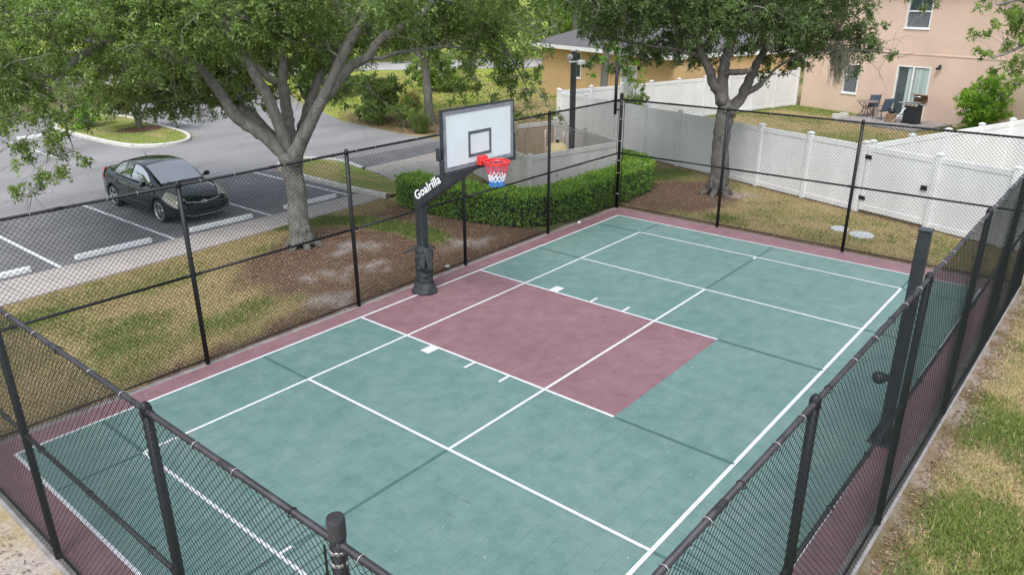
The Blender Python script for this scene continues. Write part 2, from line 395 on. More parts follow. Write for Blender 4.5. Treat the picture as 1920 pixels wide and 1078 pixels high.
def prisms(P0, P1, r0, r1, n=3):
    """many thin straight rods at once -> V, F"""
    P0 = np.asarray(P0, float); P1 = np.asarray(P1, float); N = len(P0)
    d = P1-P0; L = np.linalg.norm(d, axis=1, keepdims=True)+1e-9; d = d/L
    a = np.where(np.abs(d[:, 2:3]) < 0.9, np.array([[0, 0, 1.]]), np.array([[1., 0, 0]]))
    u = np.cross(d, a); u /= np.linalg.norm(u, axis=1, keepdims=True)+1e-9; w = np.cross(d, u)
    r0 = np.broadcast_to(np.asarray(r0, float), (N,))[:, None]; r1 = np.broadcast_to(np.asarray(r1, float), (N,))[:, None]
    V = np.empty((N, 2*n, 3))
    for j in range(n):
        an = 2*math.pi*j/n+0.5; q = u*math.cos(an)+w*math.sin(an)
        V[:, j] = P0+q*r0; V[:, n+j] = P1+q*r1
    base = (np.arange(N)*2*n)[:, None]; F = []
    for j in range(n):
        k = (j+1) % n; F.append(base+np.array([[j, k, n+k, n+j]]))
    return V.reshape(-1, 3), np.concatenate(F, 1).reshape(-1, 4)

# ------------------------------------------------------------------ limb and crown layout of the oaks (world metres: x, y, z, radius / x, y, z, rx, rz, fullness)
OAK_LIMBS=[
  [(0.29,4.64,0.00,0.340), (0.38,4.76,0.34,0.275), (0.46,4.88,1.11,0.240), (0.49,4.99,1.75,0.250), (0.51,5.01,2.11,0.285)],
  [(0.49,4.98,2.01,0.202), (0.23,5.41,2.49,0.168), (-0.05,5.79,2.83,0.155), (-0.26,6.03,3.10,0.143), (-0.30,6.28,3.43,0.126), (-0.32,6.72,3.84,0.118), (-0.39,7.17,4.16,0.101), (-0.65,7.58,4.33,0.084), (-1.16,8.09,4.43,0.071), (-1.77,8.59,4.59,0.059), (-2.40,9.22,4.93,0.042)],
  [(0.56,5.08,2.05,0.168), (0.75,6.09,2.43,0.126), (0.84,7.08,2.85,0.118), (0.80,7.73,3.01,0.109), (0.42,8.61,3.16,0.101), (-0.07,8.99,3.37,0.092), (-0.90,9.19,3.73,0.084), (-1.66,9.27,4.01,0.071), (-2.64,9.10,4.00,0.055), (-3.39,8.95,3.95,0.042), (-3.98,9.05,4.04,0.034)],
  [(0.62,5.13,1.97,0.202), (0.85,5.45,2.40,0.160), (1.06,5.79,2.82,0.147), (1.27,6.12,3.22,0.139), (1.42,6.37,3.65,0.126), (1.62,6.56,4.08,0.109), (1.82,6.79,4.58,0.101), (2.05,7.23,5.21,0.084), (2.27,7.86,6.11,0.067), (2.53,8.52,7.16,0.042)],
  [(1.40,6.36,3.61,0.092), (1.19,6.53,3.72,0.084), (1.04,6.71,4.01,0.071), (0.92,6.87,4.30,0.063), (0.62,7.00,4.75,0.050), (0.24,7.15,5.37,0.038), (-0.09,7.31,6.08,0.025)],
  [(0.43,4.86,1.97,0.218), (0.53,4.64,2.37,0.168), (0.82,4.58,2.84,0.151), (1.19,4.59,3.29,0.139), (1.59,4.51,3.67,0.126), (2.01,4.41,4.07,0.118), (2.44,4.22,4.33,0.105), (2.81,4.17,4.69,0.101), (3.30,4.06,4.92,0.092), (3.86,3.88,5.19,0.084), (4.41,3.84,5.65,0.067), (5.15,3.88,6.34,0.050), (6.11,3.81,7.00,0.034)],
  [(2.44,4.22,4.33,0.063), (2.77,4.12,4.25,0.055), (3.23,4.13,4.35,0.046), (3.83,4.10,4.38,0.038), (4.86,4.07,4.42,0.029), (5.83,3.82,4.29,0.025), (6.68,3.41,3.90,0.017)],
  [(0.69,5.20,1.95,0.185), (1.25,5.64,2.41,0.126), (1.72,5.91,2.93,0.118), (2.06,6.08,3.35,0.109), (2.52,6.17,3.84,0.105), (3.12,6.10,4.34,0.101), (3.49,6.18,4.66,0.092), (3.86,6.36,5.11,0.076), (4.32,6.42,5.58,0.067), (5.22,6.59,6.54,0.042)],
  [(1.88,5.99,3.10,0.050), (1.83,6.20,3.36,0.042), (1.86,6.33,3.62,0.034)],
  [(2.46,6.21,3.77,0.067), (2.64,6.43,4.22,0.059), (3.03,6.56,4.64,0.046), (3.15,6.91,5.19,0.034), (3.30,7.47,5.85,0.025)],
  [(-1.16,8.09,4.43,0.050), (-1.90,7.98,4.71,0.063), (-2.32,7.91,4.60,0.067), (-2.68,7.90,4.44,0.071), (-2.96,7.94,4.23,0.059), (-3.26,7.94,3.91,0.046), (-3.36,7.69,3.57,0.034), (-3.47,7.33,3.05,0.021), (-3.55,6.97,2.58,0.010)],
  [(0.51,5.01,2.11,0.168), (0.02,4.97,3.56,0.126), (-0.68,5.00,4.98,0.101), (-1.44,5.00,6.23,0.076), (-2.23,4.95,7.33,0.050)],
  [(0.53,4.64,2.37,0.151), (1.23,3.69,4.37,0.109), (1.71,2.65,5.82,0.084), (2.23,1.79,7.05,0.059)],
  [(4.41,3.84,5.65,0.050), (5.42,3.60,5.32,0.042), (6.23,3.39,4.63,0.034), (6.75,3.17,3.91,0.025), (6.93,2.84,3.20,0.017)],
]
OAK_BLOBS=[
  (-3.23,12.12,8.40,1.60,1.00,0.50), (-1.89,10.58,8.41,1.60,1.00,0.50), (0.82,11.04,8.48,1.60,1.00,0.50), (0.31,6.52,8.14,1.60,1.00,0.50), (1.36,4.67,8.21,1.60,1.00,0.50), (5.55,5.78,8.47,1.60,1.00,0.50),
  (-3.91,10.66,7.04,1.35,0.85,0.60), (-1.66,13.94,7.12,1.35,0.85,0.60), (-0.62,12.05,7.32,1.35,0.85,0.60), (-1.73,6.50,6.87,1.35,0.85,0.60), (1.38,9.66,7.30,1.35,0.85,0.60), (0.53,5.15,6.91,1.35,0.85,0.60),
  (4.05,7.43,7.16,1.35,0.85,0.60), (2.88,3.62,6.96,1.35,0.85,0.60), (2.44,1.33,6.86,1.35,0.85,0.60), (2.53,-0.16,6.70,1.35,0.85,0.60), (-4.09,11.34,5.99,1.15,0.70,1.00), (-3.13,10.86,6.05,1.15,0.70,1.00),
  (-2.12,10.42,6.14,1.15,0.70,1.00), (-2.13,8.95,5.98,1.15,0.70,1.00), (-0.25,10.79,5.97,1.15,0.70,1.00), (-1.33,6.17,5.88,1.15,0.70,1.00), (1.16,9.21,6.15,1.15,0.70,1.00), (0.80,6.07,6.10,1.15,0.70,1.00),
  (0.18,3.85,6.00,1.15,0.70,1.00), (4.62,7.65,5.91,1.15,0.70,1.00), (1.36,2.10,5.84,1.15,0.70,1.00), (5.23,5.09,5.87,1.15,0.70,1.00), (5.29,3.46,5.86,1.15,0.70,1.00), (4.06,0.73,6.04,1.15,0.70,1.00),
  (-3.74,10.28,5.36,1.05,0.65,1.10), (-3.64,7.66,5.33,1.05,0.65,1.10), (-2.08,10.95,5.30,1.05,0.65,1.10), (-2.63,7.03,5.33,1.05,0.65,1.10), (-1.72,6.65,5.27,1.05,0.65,1.10), (-1.51,6.20,5.38,1.05,0.65,1.10),
  (-1.10,4.84,5.36,1.05,0.65,1.10), (2.54,7.00,5.23,1.05,0.65,1.00), (4.33,7.94,5.06,1.05,0.65,1.00), (4.69,6.32,4.90,1.05,0.65,1.00), (4.72,4.81,5.15,1.05,0.65,1.00), (6.96,5.27,5.16,1.05,0.65,1.00),
  (6.32,2.85,5.11,1.05,0.65,1.00), (-4.42,8.84,4.61,0.95,0.60,1.10), (-4.12,7.98,4.44,0.95,0.60,1.10), (-3.14,9.26,4.30,0.95,0.60,1.10), (-1.77,9.70,4.37,0.95,0.60,1.10), (-1.67,8.57,4.28,0.95,0.60,1.10),
  (-2.09,6.08,4.64,0.95,0.60,1.10), (-4.11,9.75,3.65,0.80,0.55,1.10), (-3.90,9.18,3.75,0.80,0.55,1.10), (-3.58,7.98,3.76,0.80,0.55,1.10), (-3.35,6.97,3.85,0.80,0.55,1.10), (-0.36,5.21,5.40,1.00,0.60,1.20),
  (0.11,4.78,5.07,0.90,0.55,1.20), (0.10,5.51,4.59,0.70,0.45,1.10), (0.31,4.41,5.40,0.90,0.60,1.10), (0.86,4.48,4.93,0.60,0.40,0.90), (0.89,4.02,5.61,0.90,0.50,1.00), (0.01,9.06,3.66,1.00,0.70,1.00),
  (0.87,8.51,4.43,1.00,0.70,1.00), (0.50,8.56,3.79,0.80,0.60,1.00), (1.22,7.53,3.52,0.80,0.60,1.00), (-0.37,9.29,3.27,0.80,0.45,1.00), (0.01,8.70,3.07,0.80,0.40,1.10), (0.53,8.22,3.29,0.50,0.35,1.00),
  (-0.78,9.85,3.40,0.80,0.50,0.90), (0.90,7.99,3.65,0.70,0.60,1.00), (3.87,8.02,4.30,0.90,0.60,0.90), (4.39,7.65,4.72,0.90,0.60,0.90), (0.47,9.13,4.66,0.95,0.60,1.00), (1.11,8.36,4.65,0.95,0.60,1.00),
  (1.41,8.01,4.67,0.95,0.60,1.00), (2.38,6.89,4.75,0.95,0.60,1.00), (2.73,6.49,4.76,0.95,0.60,1.00), (4.93,7.15,4.54,0.95,0.60,1.00), (-0.36,9.65,3.90,0.85,0.55,1.00), (0.57,8.71,4.18,0.85,0.55,1.00),
  (0.99,8.04,3.91,0.85,0.55,1.00), (1.63,7.42,4.15,0.85,0.55,1.00), (1.90,6.95,3.89,0.85,0.55,1.00), (-0.35,9.33,3.39,0.60,0.38,1.00), (-0.02,8.92,3.36,0.60,0.38,1.00), (0.76,7.98,3.36,0.60,0.38,1.00),
  (1.06,7.59,3.30,0.60,0.38,1.00), (2.33,6.28,3.65,0.60,0.40,0.80), (4.64,7.96,2.96,0.60,0.35,0.80), (2.71,6.06,4.03,0.70,0.50,0.90), (5.65,7.87,3.43,0.50,0.30,0.60), (-4.44,7.49,3.32,0.75,0.55,1.10),
  (-4.06,7.34,3.01,0.60,0.45,1.00), (-3.69,7.14,2.85,0.45,0.40,1.00), (-3.52,6.91,2.53,0.32,0.30,0.90), (-4.46,7.29,2.40,0.32,0.40,0.90), (-4.47,7.07,2.04,0.25,0.22,0.60), (-4.06,7.05,2.25,0.20,0.20,0.50),
  (-4.72,7.25,2.67,0.30,0.30,0.80), (-3.12,7.32,3.18,0.40,0.35,0.90), (-4.86,7.22,2.05,0.12,0.10,0.30), (-3.86,6.93,2.18,0.16,0.14,0.40), (6.23,3.97,4.75,0.90,0.60,1.00), (6.87,3.56,4.24,0.80,0.55,1.00),
  (6.05,4.24,3.76,0.80,0.50,0.90), (6.70,3.62,3.46,0.75,0.50,1.00), (7.31,3.14,3.87,0.60,0.45,1.00), (6.97,3.16,2.95,0.55,0.40,1.00), (6.54,3.69,2.73,0.50,0.35,0.90), (7.38,2.72,3.31,0.35,0.35,0.80),
  (7.71,2.79,4.08,0.40,0.40,0.80), (7.16,2.82,2.51,0.35,0.25,0.80), (6.05,4.46,3.01,0.40,0.35,0.70), (5.90,5.33,4.15,0.50,0.35,0.70), (5.11,5.55,4.61,0.60,0.40,0.80), (5.22,5.01,5.03,0.80,0.50,0.90),
  (4.48,5.44,5.38,0.80,0.50,0.90), (5.46,4.22,5.31,0.90,0.60,1.00), (7.43,2.18,2.54,0.14,0.12,0.40), (3.66,3.78,4.91,0.45,0.30,0.90), (1.95,7.98,3.22,0.40,0.30,0.70), (1.12,7.45,3.20,0.40,0.30,0.80),
  (-0.15,8.75,2.82,0.25,0.12,0.60), (-0.56,9.31,2.95,0.50,0.20,0.80), (3.12,6.50,3.07,0.35,0.25,0.50), (4.43,6.70,3.22,0.50,0.30,0.50), (4.00,7.34,3.44,0.50,0.30,0.60),
]
OAKB_LIMBS=[
  [(11.43,-1.02,0.00,0.380), (11.58,-0.95,0.33,0.310), (11.70,-0.86,1.12,0.255), (11.84,-0.80,1.90,0.250), (11.96,-0.81,2.40,0.290)],
  [(11.93,-0.84,2.30,0.218), (11.89,-0.59,2.91,0.193), (11.86,-0.36,3.21,0.151), (11.78,-0.19,3.62,0.126), (11.67,-0.04,3.93,0.118), (11.47,0.22,4.50,0.101), (11.15,0.63,5.10,0.084), (10.78,1.18,5.83,0.059)],
  [(11.84,-0.71,2.61,0.202), (11.96,-0.60,3.29,0.168), (12.03,-0.57,3.75,0.160), (12.16,-0.63,4.20,0.143), (12.29,-0.63,4.72,0.126), (12.19,-0.44,5.38,0.109), (12.10,-0.14,6.25,0.084), (12.11,0.13,7.25,0.050)],
  [(12.04,-0.79,2.33,0.202), (12.48,-0.95,2.64,0.168), (12.83,-0.97,3.01,0.151), (13.21,-0.99,3.45,0.134), (13.56,-1.02,3.83,0.118), (14.20,-1.12,4.35,0.101), (15.00,-1.42,4.88,0.076), (15.94,-1.84,5.50,0.059), (16.94,-2.22,6.29,0.034)],
  [(12.57,-0.97,2.79,0.109), (12.71,-1.20,2.96,0.101), (12.82,-1.40,3.12,0.092), (12.91,-1.56,3.31,0.042), (13.15,-1.80,3.66,0.038), (13.54,-2.25,3.96,0.034), (14.09,-2.98,4.11,0.029), (14.70,-3.71,4.11,0.021), (15.18,-4.34,4.03,0.013)],
  [(11.94,-0.51,3.41,0.101), (11.88,-0.86,3.53,0.092), (11.94,-1.25,3.56,0.084), (12.01,-1.46,3.63,0.042)],
  [(11.67,-0.04,3.93,0.076), (11.25,0.42,4.13,0.067), (10.59,0.95,4.25,0.050), (9.85,1.60,4.41,0.038), (9.21,2.11,4.54,0.025)],
  [(12.29,-0.63,4.72,0.084), (12.04,-1.27,5.10,0.076), (11.87,-1.89,5.67,0.059), (11.81,-2.42,6.34,0.042)],
]
OAKB_BLOBS=[
  (12.90,4.46,8.46,1.60,1.00,0.50), (12.51,1.87,8.34,1.60,1.00,0.50), (13.36,-0.14,8.34,1.60,1.00,0.50), (13.79,-1.74,8.08,1.60,1.00,0.50), (11.81,5.04,6.94,1.40,0.90,0.70), (12.84,3.60,6.98,1.40,0.90,0.70),
  (14.07,2.39,7.10,1.40,0.90,0.70), (14.61,1.31,7.01,1.40,0.90,0.70), (12.10,-1.48,6.69,1.40,0.90,0.70), (13.04,-2.66,6.85,1.40,0.90,0.70), (16.00,-2.88,6.91,1.40,0.90,0.70), (8.37,1.90,5.77,1.15,0.70,1.00),
  (10.54,2.56,5.82,1.15,0.70,1.00), (9.75,0.75,5.83,1.15,0.70,1.00), (11.25,0.77,5.72,1.15,0.70,1.00), (13.10,0.34,5.68,1.15,0.70,1.00), (12.47,-0.94,5.78,1.15,0.70,1.00), (15.70,-0.77,5.83,1.15,0.70,1.00),
  (15.59,-1.56,5.70,1.15,0.70,1.00), (13.53,-3.34,5.82,1.15,0.70,1.00), (10.70,2.57,5.05,1.00,0.60,1.10), (9.78,1.31,5.17,1.00,0.60,1.10), (12.58,1.47,5.08,1.00,0.60,1.10), (11.50,0.12,5.00,1.00,0.60,1.10),
  (12.35,-0.57,5.13,1.00,0.60,1.10), (13.76,-1.11,5.08,1.00,0.60,1.10), (12.29,-2.29,5.10,1.00,0.60,1.10), (15.12,-2.06,4.83,1.00,0.60,1.10), (11.84,1.76,4.18,0.80,0.50,1.10), (11.25,0.94,4.31,0.80,0.50,1.10),
  (12.39,0.42,4.17,0.80,0.50,1.10), (13.91,-1.30,4.49,0.80,0.50,1.10), (14.18,-1.83,4.30,0.80,0.50,1.10), (15.29,-2.26,4.40,0.80,0.50,1.10), (15.55,-2.71,4.31,0.80,0.50,1.10), (9.25,2.24,4.83,0.40,0.28,0.90),
  (9.55,1.78,4.39,0.50,0.35,0.90), (9.21,2.10,4.25,0.30,0.25,0.70), (8.92,2.07,3.90,0.25,0.20,0.60), (9.26,1.73,3.74,0.22,0.16,0.50), (10.07,1.35,4.16,0.40,0.25,0.80), (9.61,1.59,3.65,0.18,0.14,0.50),
  (11.50,0.36,3.97,0.40,0.22,0.80), (14.17,-0.30,4.00,0.70,0.45,1.00), (14.11,-1.07,3.71,0.50,0.30,1.00), (13.78,-1.71,3.66,0.35,0.20,0.90), (13.94,-2.12,3.85,0.45,0.25,1.00), (11.81,-1.42,4.68,0.60,0.35,1.00),
  (11.13,-0.60,4.69,0.60,0.40,1.00), (10.74,-0.13,4.69,0.60,0.40,1.00), (11.38,-1.22,5.26,0.80,0.40,1.00), (15.03,-3.56,4.47,0.60,0.45,1.00), (15.16,-4.01,4.25,0.40,0.35,0.90), (14.73,-3.89,3.89,0.35,0.22,0.90),
  (15.22,-4.40,4.00,0.25,0.18,0.80), (14.43,-3.37,3.88,0.35,0.20,0.80), (15.42,-3.21,4.98,0.55,0.45,0.70), (15.44,-3.70,4.76,0.35,0.30,0.60), (14.36,-3.58,3.67,0.25,0.12,0.60), (16.64,-4.92,5.38,0.25,0.12,0.40),
  (16.41,-4.49,5.65,0.50,0.20,0.50), (13.38,-1.41,3.39,0.20,0.10,0.40),
]
EDGE_LIMBS=[
  [(20.96,-9.15,-0.00,0.300), (22.78,-8.47,2.01,0.240), (23.23,-7.75,4.07,0.200), (22.93,-7.09,5.11,0.120), (22.31,-6.48,5.46,0.070), (21.43,-5.86,5.30,0.030)],
  [(23.23,-7.75,4.07,0.120), (22.18,-7.20,4.28,0.080), (21.10,-6.66,3.88,0.050), (20.33,-6.21,3.65,0.020)],
  [(22.78,-8.47,2.01,0.100), (22.01,-7.66,2.92,0.060), (20.89,-6.91,2.79,0.030)],
  [(23.23,-7.75,4.07,0.140), (24.19,-7.43,6.48,0.100), (24.60,-6.86,8.20,0.050)],
]
EDGE_BLOBS=[
  (21.85,-6.30,5.12,0.60,0.40,0.90), (21.06,-6.08,4.46,0.45,0.30,0.70), (21.36,-6.65,4.12,0.50,0.35,0.90), (20.41,-6.10,3.73,0.35,0.20,0.70), (20.80,-6.56,3.47,0.50,0.30,0.90), (21.06,-7.01,2.95,0.45,0.30,0.90),
  (21.06,-5.46,5.21,0.20,0.10,0.40), (21.54,-5.62,5.63,0.40,0.20,0.60), (22.83,-7.18,4.77,1.00,0.70,0.90), (23.94,-6.92,6.82,1.60,1.00,0.60), (24.47,-8.40,5.44,1.40,1.00,0.60), (23.66,-8.58,3.56,1.20,0.70,0.70),
  (22.05,-7.40,3.43,0.80,0.50,0.90), (20.06,-5.74,3.90,0.12,0.08,0.30), (20.38,-5.44,4.47,0.12,0.08,0.30),
]

# ================================================================== GROUND
GZ = -0.05
C_GREEN = np.array((0.125, 0.165, 0.04)); C_STRAW = np.array((0.33, 0.26, 0.135)); C_MULCH = np.array((0.150, 0.093, 0.066))
C_SAND = np.array((0.40, 0.36, 0.345)); C_BRIGHT = np.array((0.27, 0.34, 0.05))

def seg_dist(x, y, pts):
    d = np.full(np.shape(x), 1e9)
    for (ax, ay), (bx, by) in zip(pts[:-1], pts[1:]):
        vx, vy = bx-ax, by-ay; t = np.clip(((x-ax)*vx+(y-ay)*vy)/(vx*vx+vy*vy), 0, 1)
        d = np.minimum(d, np.hypot(x-ax-t*vx, y-ay-t*vy))
    return d

def zones(x, y):
    """weights of green grass, dry grass, mulch, pale sand at a place"""
    n1 = fbm(x*0.55, y*0.55); n2 = fbm(x*1.7+40, y*1.7); n3 = fbm(x*5+9, y*5+3, 3)
    green = sstep(0.50, 0.68, n1*0.7+n2*0.3)
    mul = np.zeros_like(x); sand = np.zeros_like(x)
    wob = (n2-.5)*1.1+(n3-.5)*0.5
    left = (y > 0.4) & (y < 6.6) & (x < 5.2)
    # strip between the court and the walk
    m_f = sstep(1.25, 0.85, y+wob-0.10*np.clip(x+3, -4, 3))
    m_t = sstep(1.22, 0.85, np.hypot((x-0.9)/3.0, (y-2.9)/2.5)+wob*0.35)
    m_h = sstep(0.9, 1.3, x+wob*.6)*sstep(6.2, 5.2, y)
    ml = np.maximum(np.maximum(m_f, m_t), m_h)
    strip = sstep(0.62, 0.36, seg_dist(x, y, [(1.2, 6.3), (1.97, 6.1), (2.7, 4.9), (2.95, 3.7), (2.8, 2.6)])+wob*0.35)
    ml = ml*(1-strip); gl = np.maximum(green*0.5, strip)
    for cx, cy, r in ((-3.35, 1.9, .75), (-4.7, 3.1, .8), (-5.6, 4.9, .9), (-0.4, 5.1, .6), (-5.0, 2.3, .7), (-2.5, 2.2, .5)):
        gl = np.maximum(gl, 0.8*sstep(r+.35, r-.4, np.hypot(x-cx, (y-cy)*1.6)+wob*.7))
    sl = np.zeros_like(x)
    for cx, cy, r in ((0.26, 2.11, .5), (-1.47, 1.21, .42), (2.83, 1.73, .38), (3.26, 1.41, .32), (0.9, 3.6, .5), (1.5, 3.3, .3), (-.6, 2.6, .35), (4.0, 4.1, .25)):
        sl = np.maximum(sl, sstep(r+.15, r-.35, np.hypot(x-cx, (y-cy)*1.2)+(n3-.5)*1.6))
    mul = np.where(left, ml, mul); green = np.where(left, gl, green); sand = np.where(left, sl*0.8, sand)
    # strip beyond the far fence
    far = (x > 7.9) & (x < 17) & (y > -14) & (y < 6)
    m2 = sstep(1.1, 0.85, np.hypot((x-10.5)/2.2, (y+0.1)/1.7)+wob*0.4)
    m2 = np.maximum(m2, sstep(8.75, 8.35, x+wob*.25))
    lw = 14.0+0.308*y           # white vinyl fence line
    m2 = np.maximum(m2, 0.75*sstep(0.35, 0.1, np.abs(x-lw+0.25)+wob*.3))
    g2 = np.maximum(0.45*sstep(.4, .7, n2), sstep(1.0, .5, np.hypot((x-12.8)/1.5, (y-1.5)/1.0)+wob*.3))
    g2 = np.maximum(g2, 0.9*sstep(.9, .3, np.hypot((x-9.1)/.6, (y+2.3)/.9)+wob*.3))
    s2 = sstep(0.5, 0.2, np.hypot(x-11.7, (y+1.6))+(n3-.5)*1.2)*.7
    mul = np.where(far, m2, mul); green = np.where(far, g2, green); sand = np.where(far, s2, sand)
    # right-hand strip
    rt = y < -9.2
    m3 = sstep(-9.82, -9.58, y+wob*.25)
    g3 = 0.95*sstep(.36, .56, n1*.5+n2*.5)
    mul = np.where(rt, m3*0.7, mul); green = np.where(rt, g3, green); sand = np.where(rt, 0.45*m3*sstep(.45, .65, n3), sand)
    # bare sandy ground before the near fence
    nr = x < -7.9
    mul = np.where(nr, 0.25*sstep(.4, .7, n2), mul); sand = np.where(nr, 0.75*sstep(.35, .6, n2*.6+n3*.4), sand)
    # planting bed beyond the lot
    bed = sstep(1.15, .85, np.hypot((x-15)/2.3, (y-16)/5.0)+wob*.2)
    mul = np.maximum(mul, bed*.8)
    yard = (x > lw+0.1) & (y < 9.6-0.32*(x-16.9)) & (x < 33)
    gy = np.maximum(0.6*sstep(.42, .62, n1*.6+n2*.4), 0.95*sstep(1.6, .4, np.abs(y-(9.6-0.32*(x-16.9)))))
    gy = np.maximum(gy, .9*sstep(28.5, 30.2, x-0.333*y+.5))
    green = np.where(yard, gy, green); mul = np.where(yard & ~far, 0, mul)
    return green, mul, sand, n3

def ground_color(x, y):
    g, m, s, n3 = zones(x, y)
    c = C_STRAW+(C_GREEN-C_STRAW)*g[..., None]
    far = sstep(14, 22, y)*sstep(11, 14, x); c = c+(C_BRIGHT-c)*(far*.75)[..., None]
    c = c+(C_MULCH-c)*m[..., None]; c = c+(C_SAND-c)*s[..., None]
    return c*(0.85+0.3*n3)[..., None]

def axis_coords(a, b, step, lo, hi):
    c = list(np.arange(a, b+1e-6, step)); s = step
    while c[-1] < hi: s *= 1.35; c.append(c[-1]+s)
    s = step
    while c[0] > lo: s *= 1.35; c.insert(0, c[0]-s)
    return np.array(c)
gx = axis_coords(-12, 34, 0.25, -600, 600); gy = axis_coords(-14, 30, 0.25, -600, 600)
GX, GY = np.meshgrid(gx, gy, indexing='ij')
paved = ((GX > -8.3) & (GX < 8.35) & (GY > -9.6) & (GY < 0.75))
relief = np.where(paved, 0, (fbm(GX*1.4, GY*1.4)-.5)*0.035)
relief = np.where((GY > 6) & (GX < 14) & (GY < 40), 0, relief)
gv = np.stack([GX, GY, GZ+relief*np.where((np.abs(GX) < 60) & (np.abs(GY) < 60), 1, 0)], -1).reshape(-1, 3)
ii = np.arange(len(gx)-1)[:, None]*len(gy)+np.arange(len(gy)-1)[None, :]
gf = np.stack([ii, ii+len(gy), ii+len(gy)+1, ii+1], -1).reshape(-1, 4)
np_mesh('ground', gv, gf, 'ground', col=ground_color(GX, GY).reshape(-1, 3), kind='structure', smooth=True)

# ------------------------------------------------------------------ pavement
def slab(name, poly, z0, z1, mat, kind='structure', parent=None):
    return MB().prism(poly, z0, z1).build(name, mat, parent, kind=kind)
lot = [(-40, 7.55), (4.55, 7.55), (4.62, 11.0), (4.9, 12.6), (5.7, 13.6), (6.6, 13.2), (7.1, 11.8), (6.75, 10.4), (9.5, 10.3), (12.2, 10.3), (12.65, 12.2), (12.6, 14.6),
       (13.2, 19.4), (16.0, 26.6), (19.5, 34), (-40, 34)]
asph = MB().add([(x, y, GZ+0.012) for x, y in lot], [tuple(range(len(lot)))]).build('parking_lot', 'asphalt', kind='structure')
stalls = [(-40, 7.58), (4.5, 7.58), (4.55, 10.9), (4.7, 12.3), (4.4, 12.9), (-40, 12.9)]
MB().add([(x, y, GZ+0.0155) for x, y in stalls], [tuple(range(6))]).build('parking_stalls', 'asphalt_sealed', kind='structure')
MB().add([(x, y, GZ+0.0155) for x, y in [(6.85, 10.32), (12.2, 10.32), (12.5, 11.9), (7.15, 12.1)]], [(0, 1, 2, 3)]).build('asphalt_patch', 'asphalt_sealed', kind='structure')
walk = thing('sidewalk', None, None); walk['kind'] = 'structure'
xw = -16.0
while xw < 4.3:                                   # poured walk, one slab after another with open joints
    x2 = min(xw+1.52, 4.5); a, b = 6.02+0.055*(xw+6), 6.02+0.055*(x2+6)
    MB().prism([(xw+.006, a), (x2-.006, b), (x2-.006, 7.53), (xw+.006, 7.53)], -0.1, -0.012+random.uniform(-.002, .002)).build('slab', 'walk', walk)
    xw = x2
pad = [(5.95, 6.9), (6.72, 9.2), (6.8, 10.25), (9.2, 10.28), (12.1, 10.28), (12.1, 7.2), (9.2, 7.1), (7.6, 7.0)]
slab('concrete_pad', pad, -0.1, -0.015, 'walk')
far_road = MB().add([(x, y, GZ+0.02) for x, y in [(10, 46), (31, 38.4), (37, 33), (60, 12), (66, 16), (44, 39), (36, 44), (14, 54)]], [tuple(range(8))]).build('street', 'road', kind='structure')

def kerb_ring(name, poly, closed=True, w=0.15, top=0.10, parent=None):
    P = [np.array(p) for p in (smooth_path(poly+[poly[0]] if closed else poly, 5))]
    mb = MB(); n = len(P); prof = [(-w/2, -.1), (-w/2, top-.03), (-w/2+.03, top), (w/2-.03, top), (w/2, top-.03), (w/2, -.1)]
    vs = []
    for i, p in enumerate(P):
        t = P[min(i+1, n-1)]-P[max(i-1, 0)]; t = t/np.linalg.norm(t); nn = np.array((-t[1], t[0]))
        for o, z in prof: q = p+nn*o; vs.append((q[0], q[1], z))
    k = len(prof); fs = [(i*k+j, i*k+j+1, (i+1)*k+j+1, (i+1)*k+j) for i in range(n-1) for j in range(k-1)]
    mb.add(vs, fs)
    return mb.build(name, 'kerb', parent, kind='structure')
isl1 = [(3.3, 27.5), (3.35, 23.2), (3.6, 20.9), (4.5, 19.9), (5.7, 20.2), (6.5, 22.0), (6.75, 25.3), (6.9, 29.0), (5, 31)]
kerb_ring('kerb', isl1)
isl2 = [(4.72, 6.5), (4.66, 8.5), (4.72, 10.9), (5.0, 12.4), (5.75, 13.4), (6.55, 13.0), (7.02, 11.7), (6.7, 10.0)]
kerb_ring('kerb', isl2, closed=False)
def soil(name, poly, z, parent=None):
    P = np.array([p[:2] for p in smooth_path(poly+[poly[0]], 5)]); c = P.mean(0)
    rings = [c+(P-c)*k for k in (1, .75, .5, .25, .01)]; V = np.concatenate(rings); n = len(P)
    F = [(r*n+i, r*n+i+1, (r+1)*n+i+1, (r+1)*n+i) for r in range(4) for i in range(n-1)]
    g = fbm(V[:, 0]*1.3, V[:, 1]*1.3)[:, None]; col = C_GREEN*1.5*sstep(.3, .55, g)+C_STRAW*1.1*(1-sstep(.3, .55, g))
    return np_mesh(name, np.c_[V, np.full(len(V), z)], F, 'ground', col=col, kind='structure', parent=parent)
soil('lawn', isl1, 0.055); soil('lawn', isl2+[(6.1, 7.4), (5.7, 6.6)], 0.035)

# painted stall lines, and the stalls across the aisle
def stripe(a, b, w, z, mat='line_white', name='painted_line', parent=None):
    a = np.array(a, float); b = np.array(b, float); t = (b-a)/np.linalg.norm(b-a); n = np.array((-t[1], t[0]))*w/2
    return MB().quad((*(a+n), z), (*(a-n), z), (*(b-n), z), (*(b+n), z)).build(name, mat, parent)
for x in (-9.9, -7.0, -4.14, -1.44, 1.36, 4.2):
    stripe((x, 7.6), (x+(-.06), 12.9), 0.10, GZ+0.019, parent=asph)
for x in (-4.6, -1.9, 0.8):
    stripe((x, 20.6), (x+.1, 25.8), 0.10, GZ+0.017, parent=asph)
for (a, b) in (((8.1, 25.6), (8.25, 23.9)), ((8.25, 24.4), (7.7, 24.9)), ((8.25, 24.4), (8.75, 24.9)), ((8.9, 19.8), (10.6, 19.2))):
    stripe(a, b, 0.22, GZ+0.021 if a[0] != 8.1 else GZ+0.017, parent=asph)

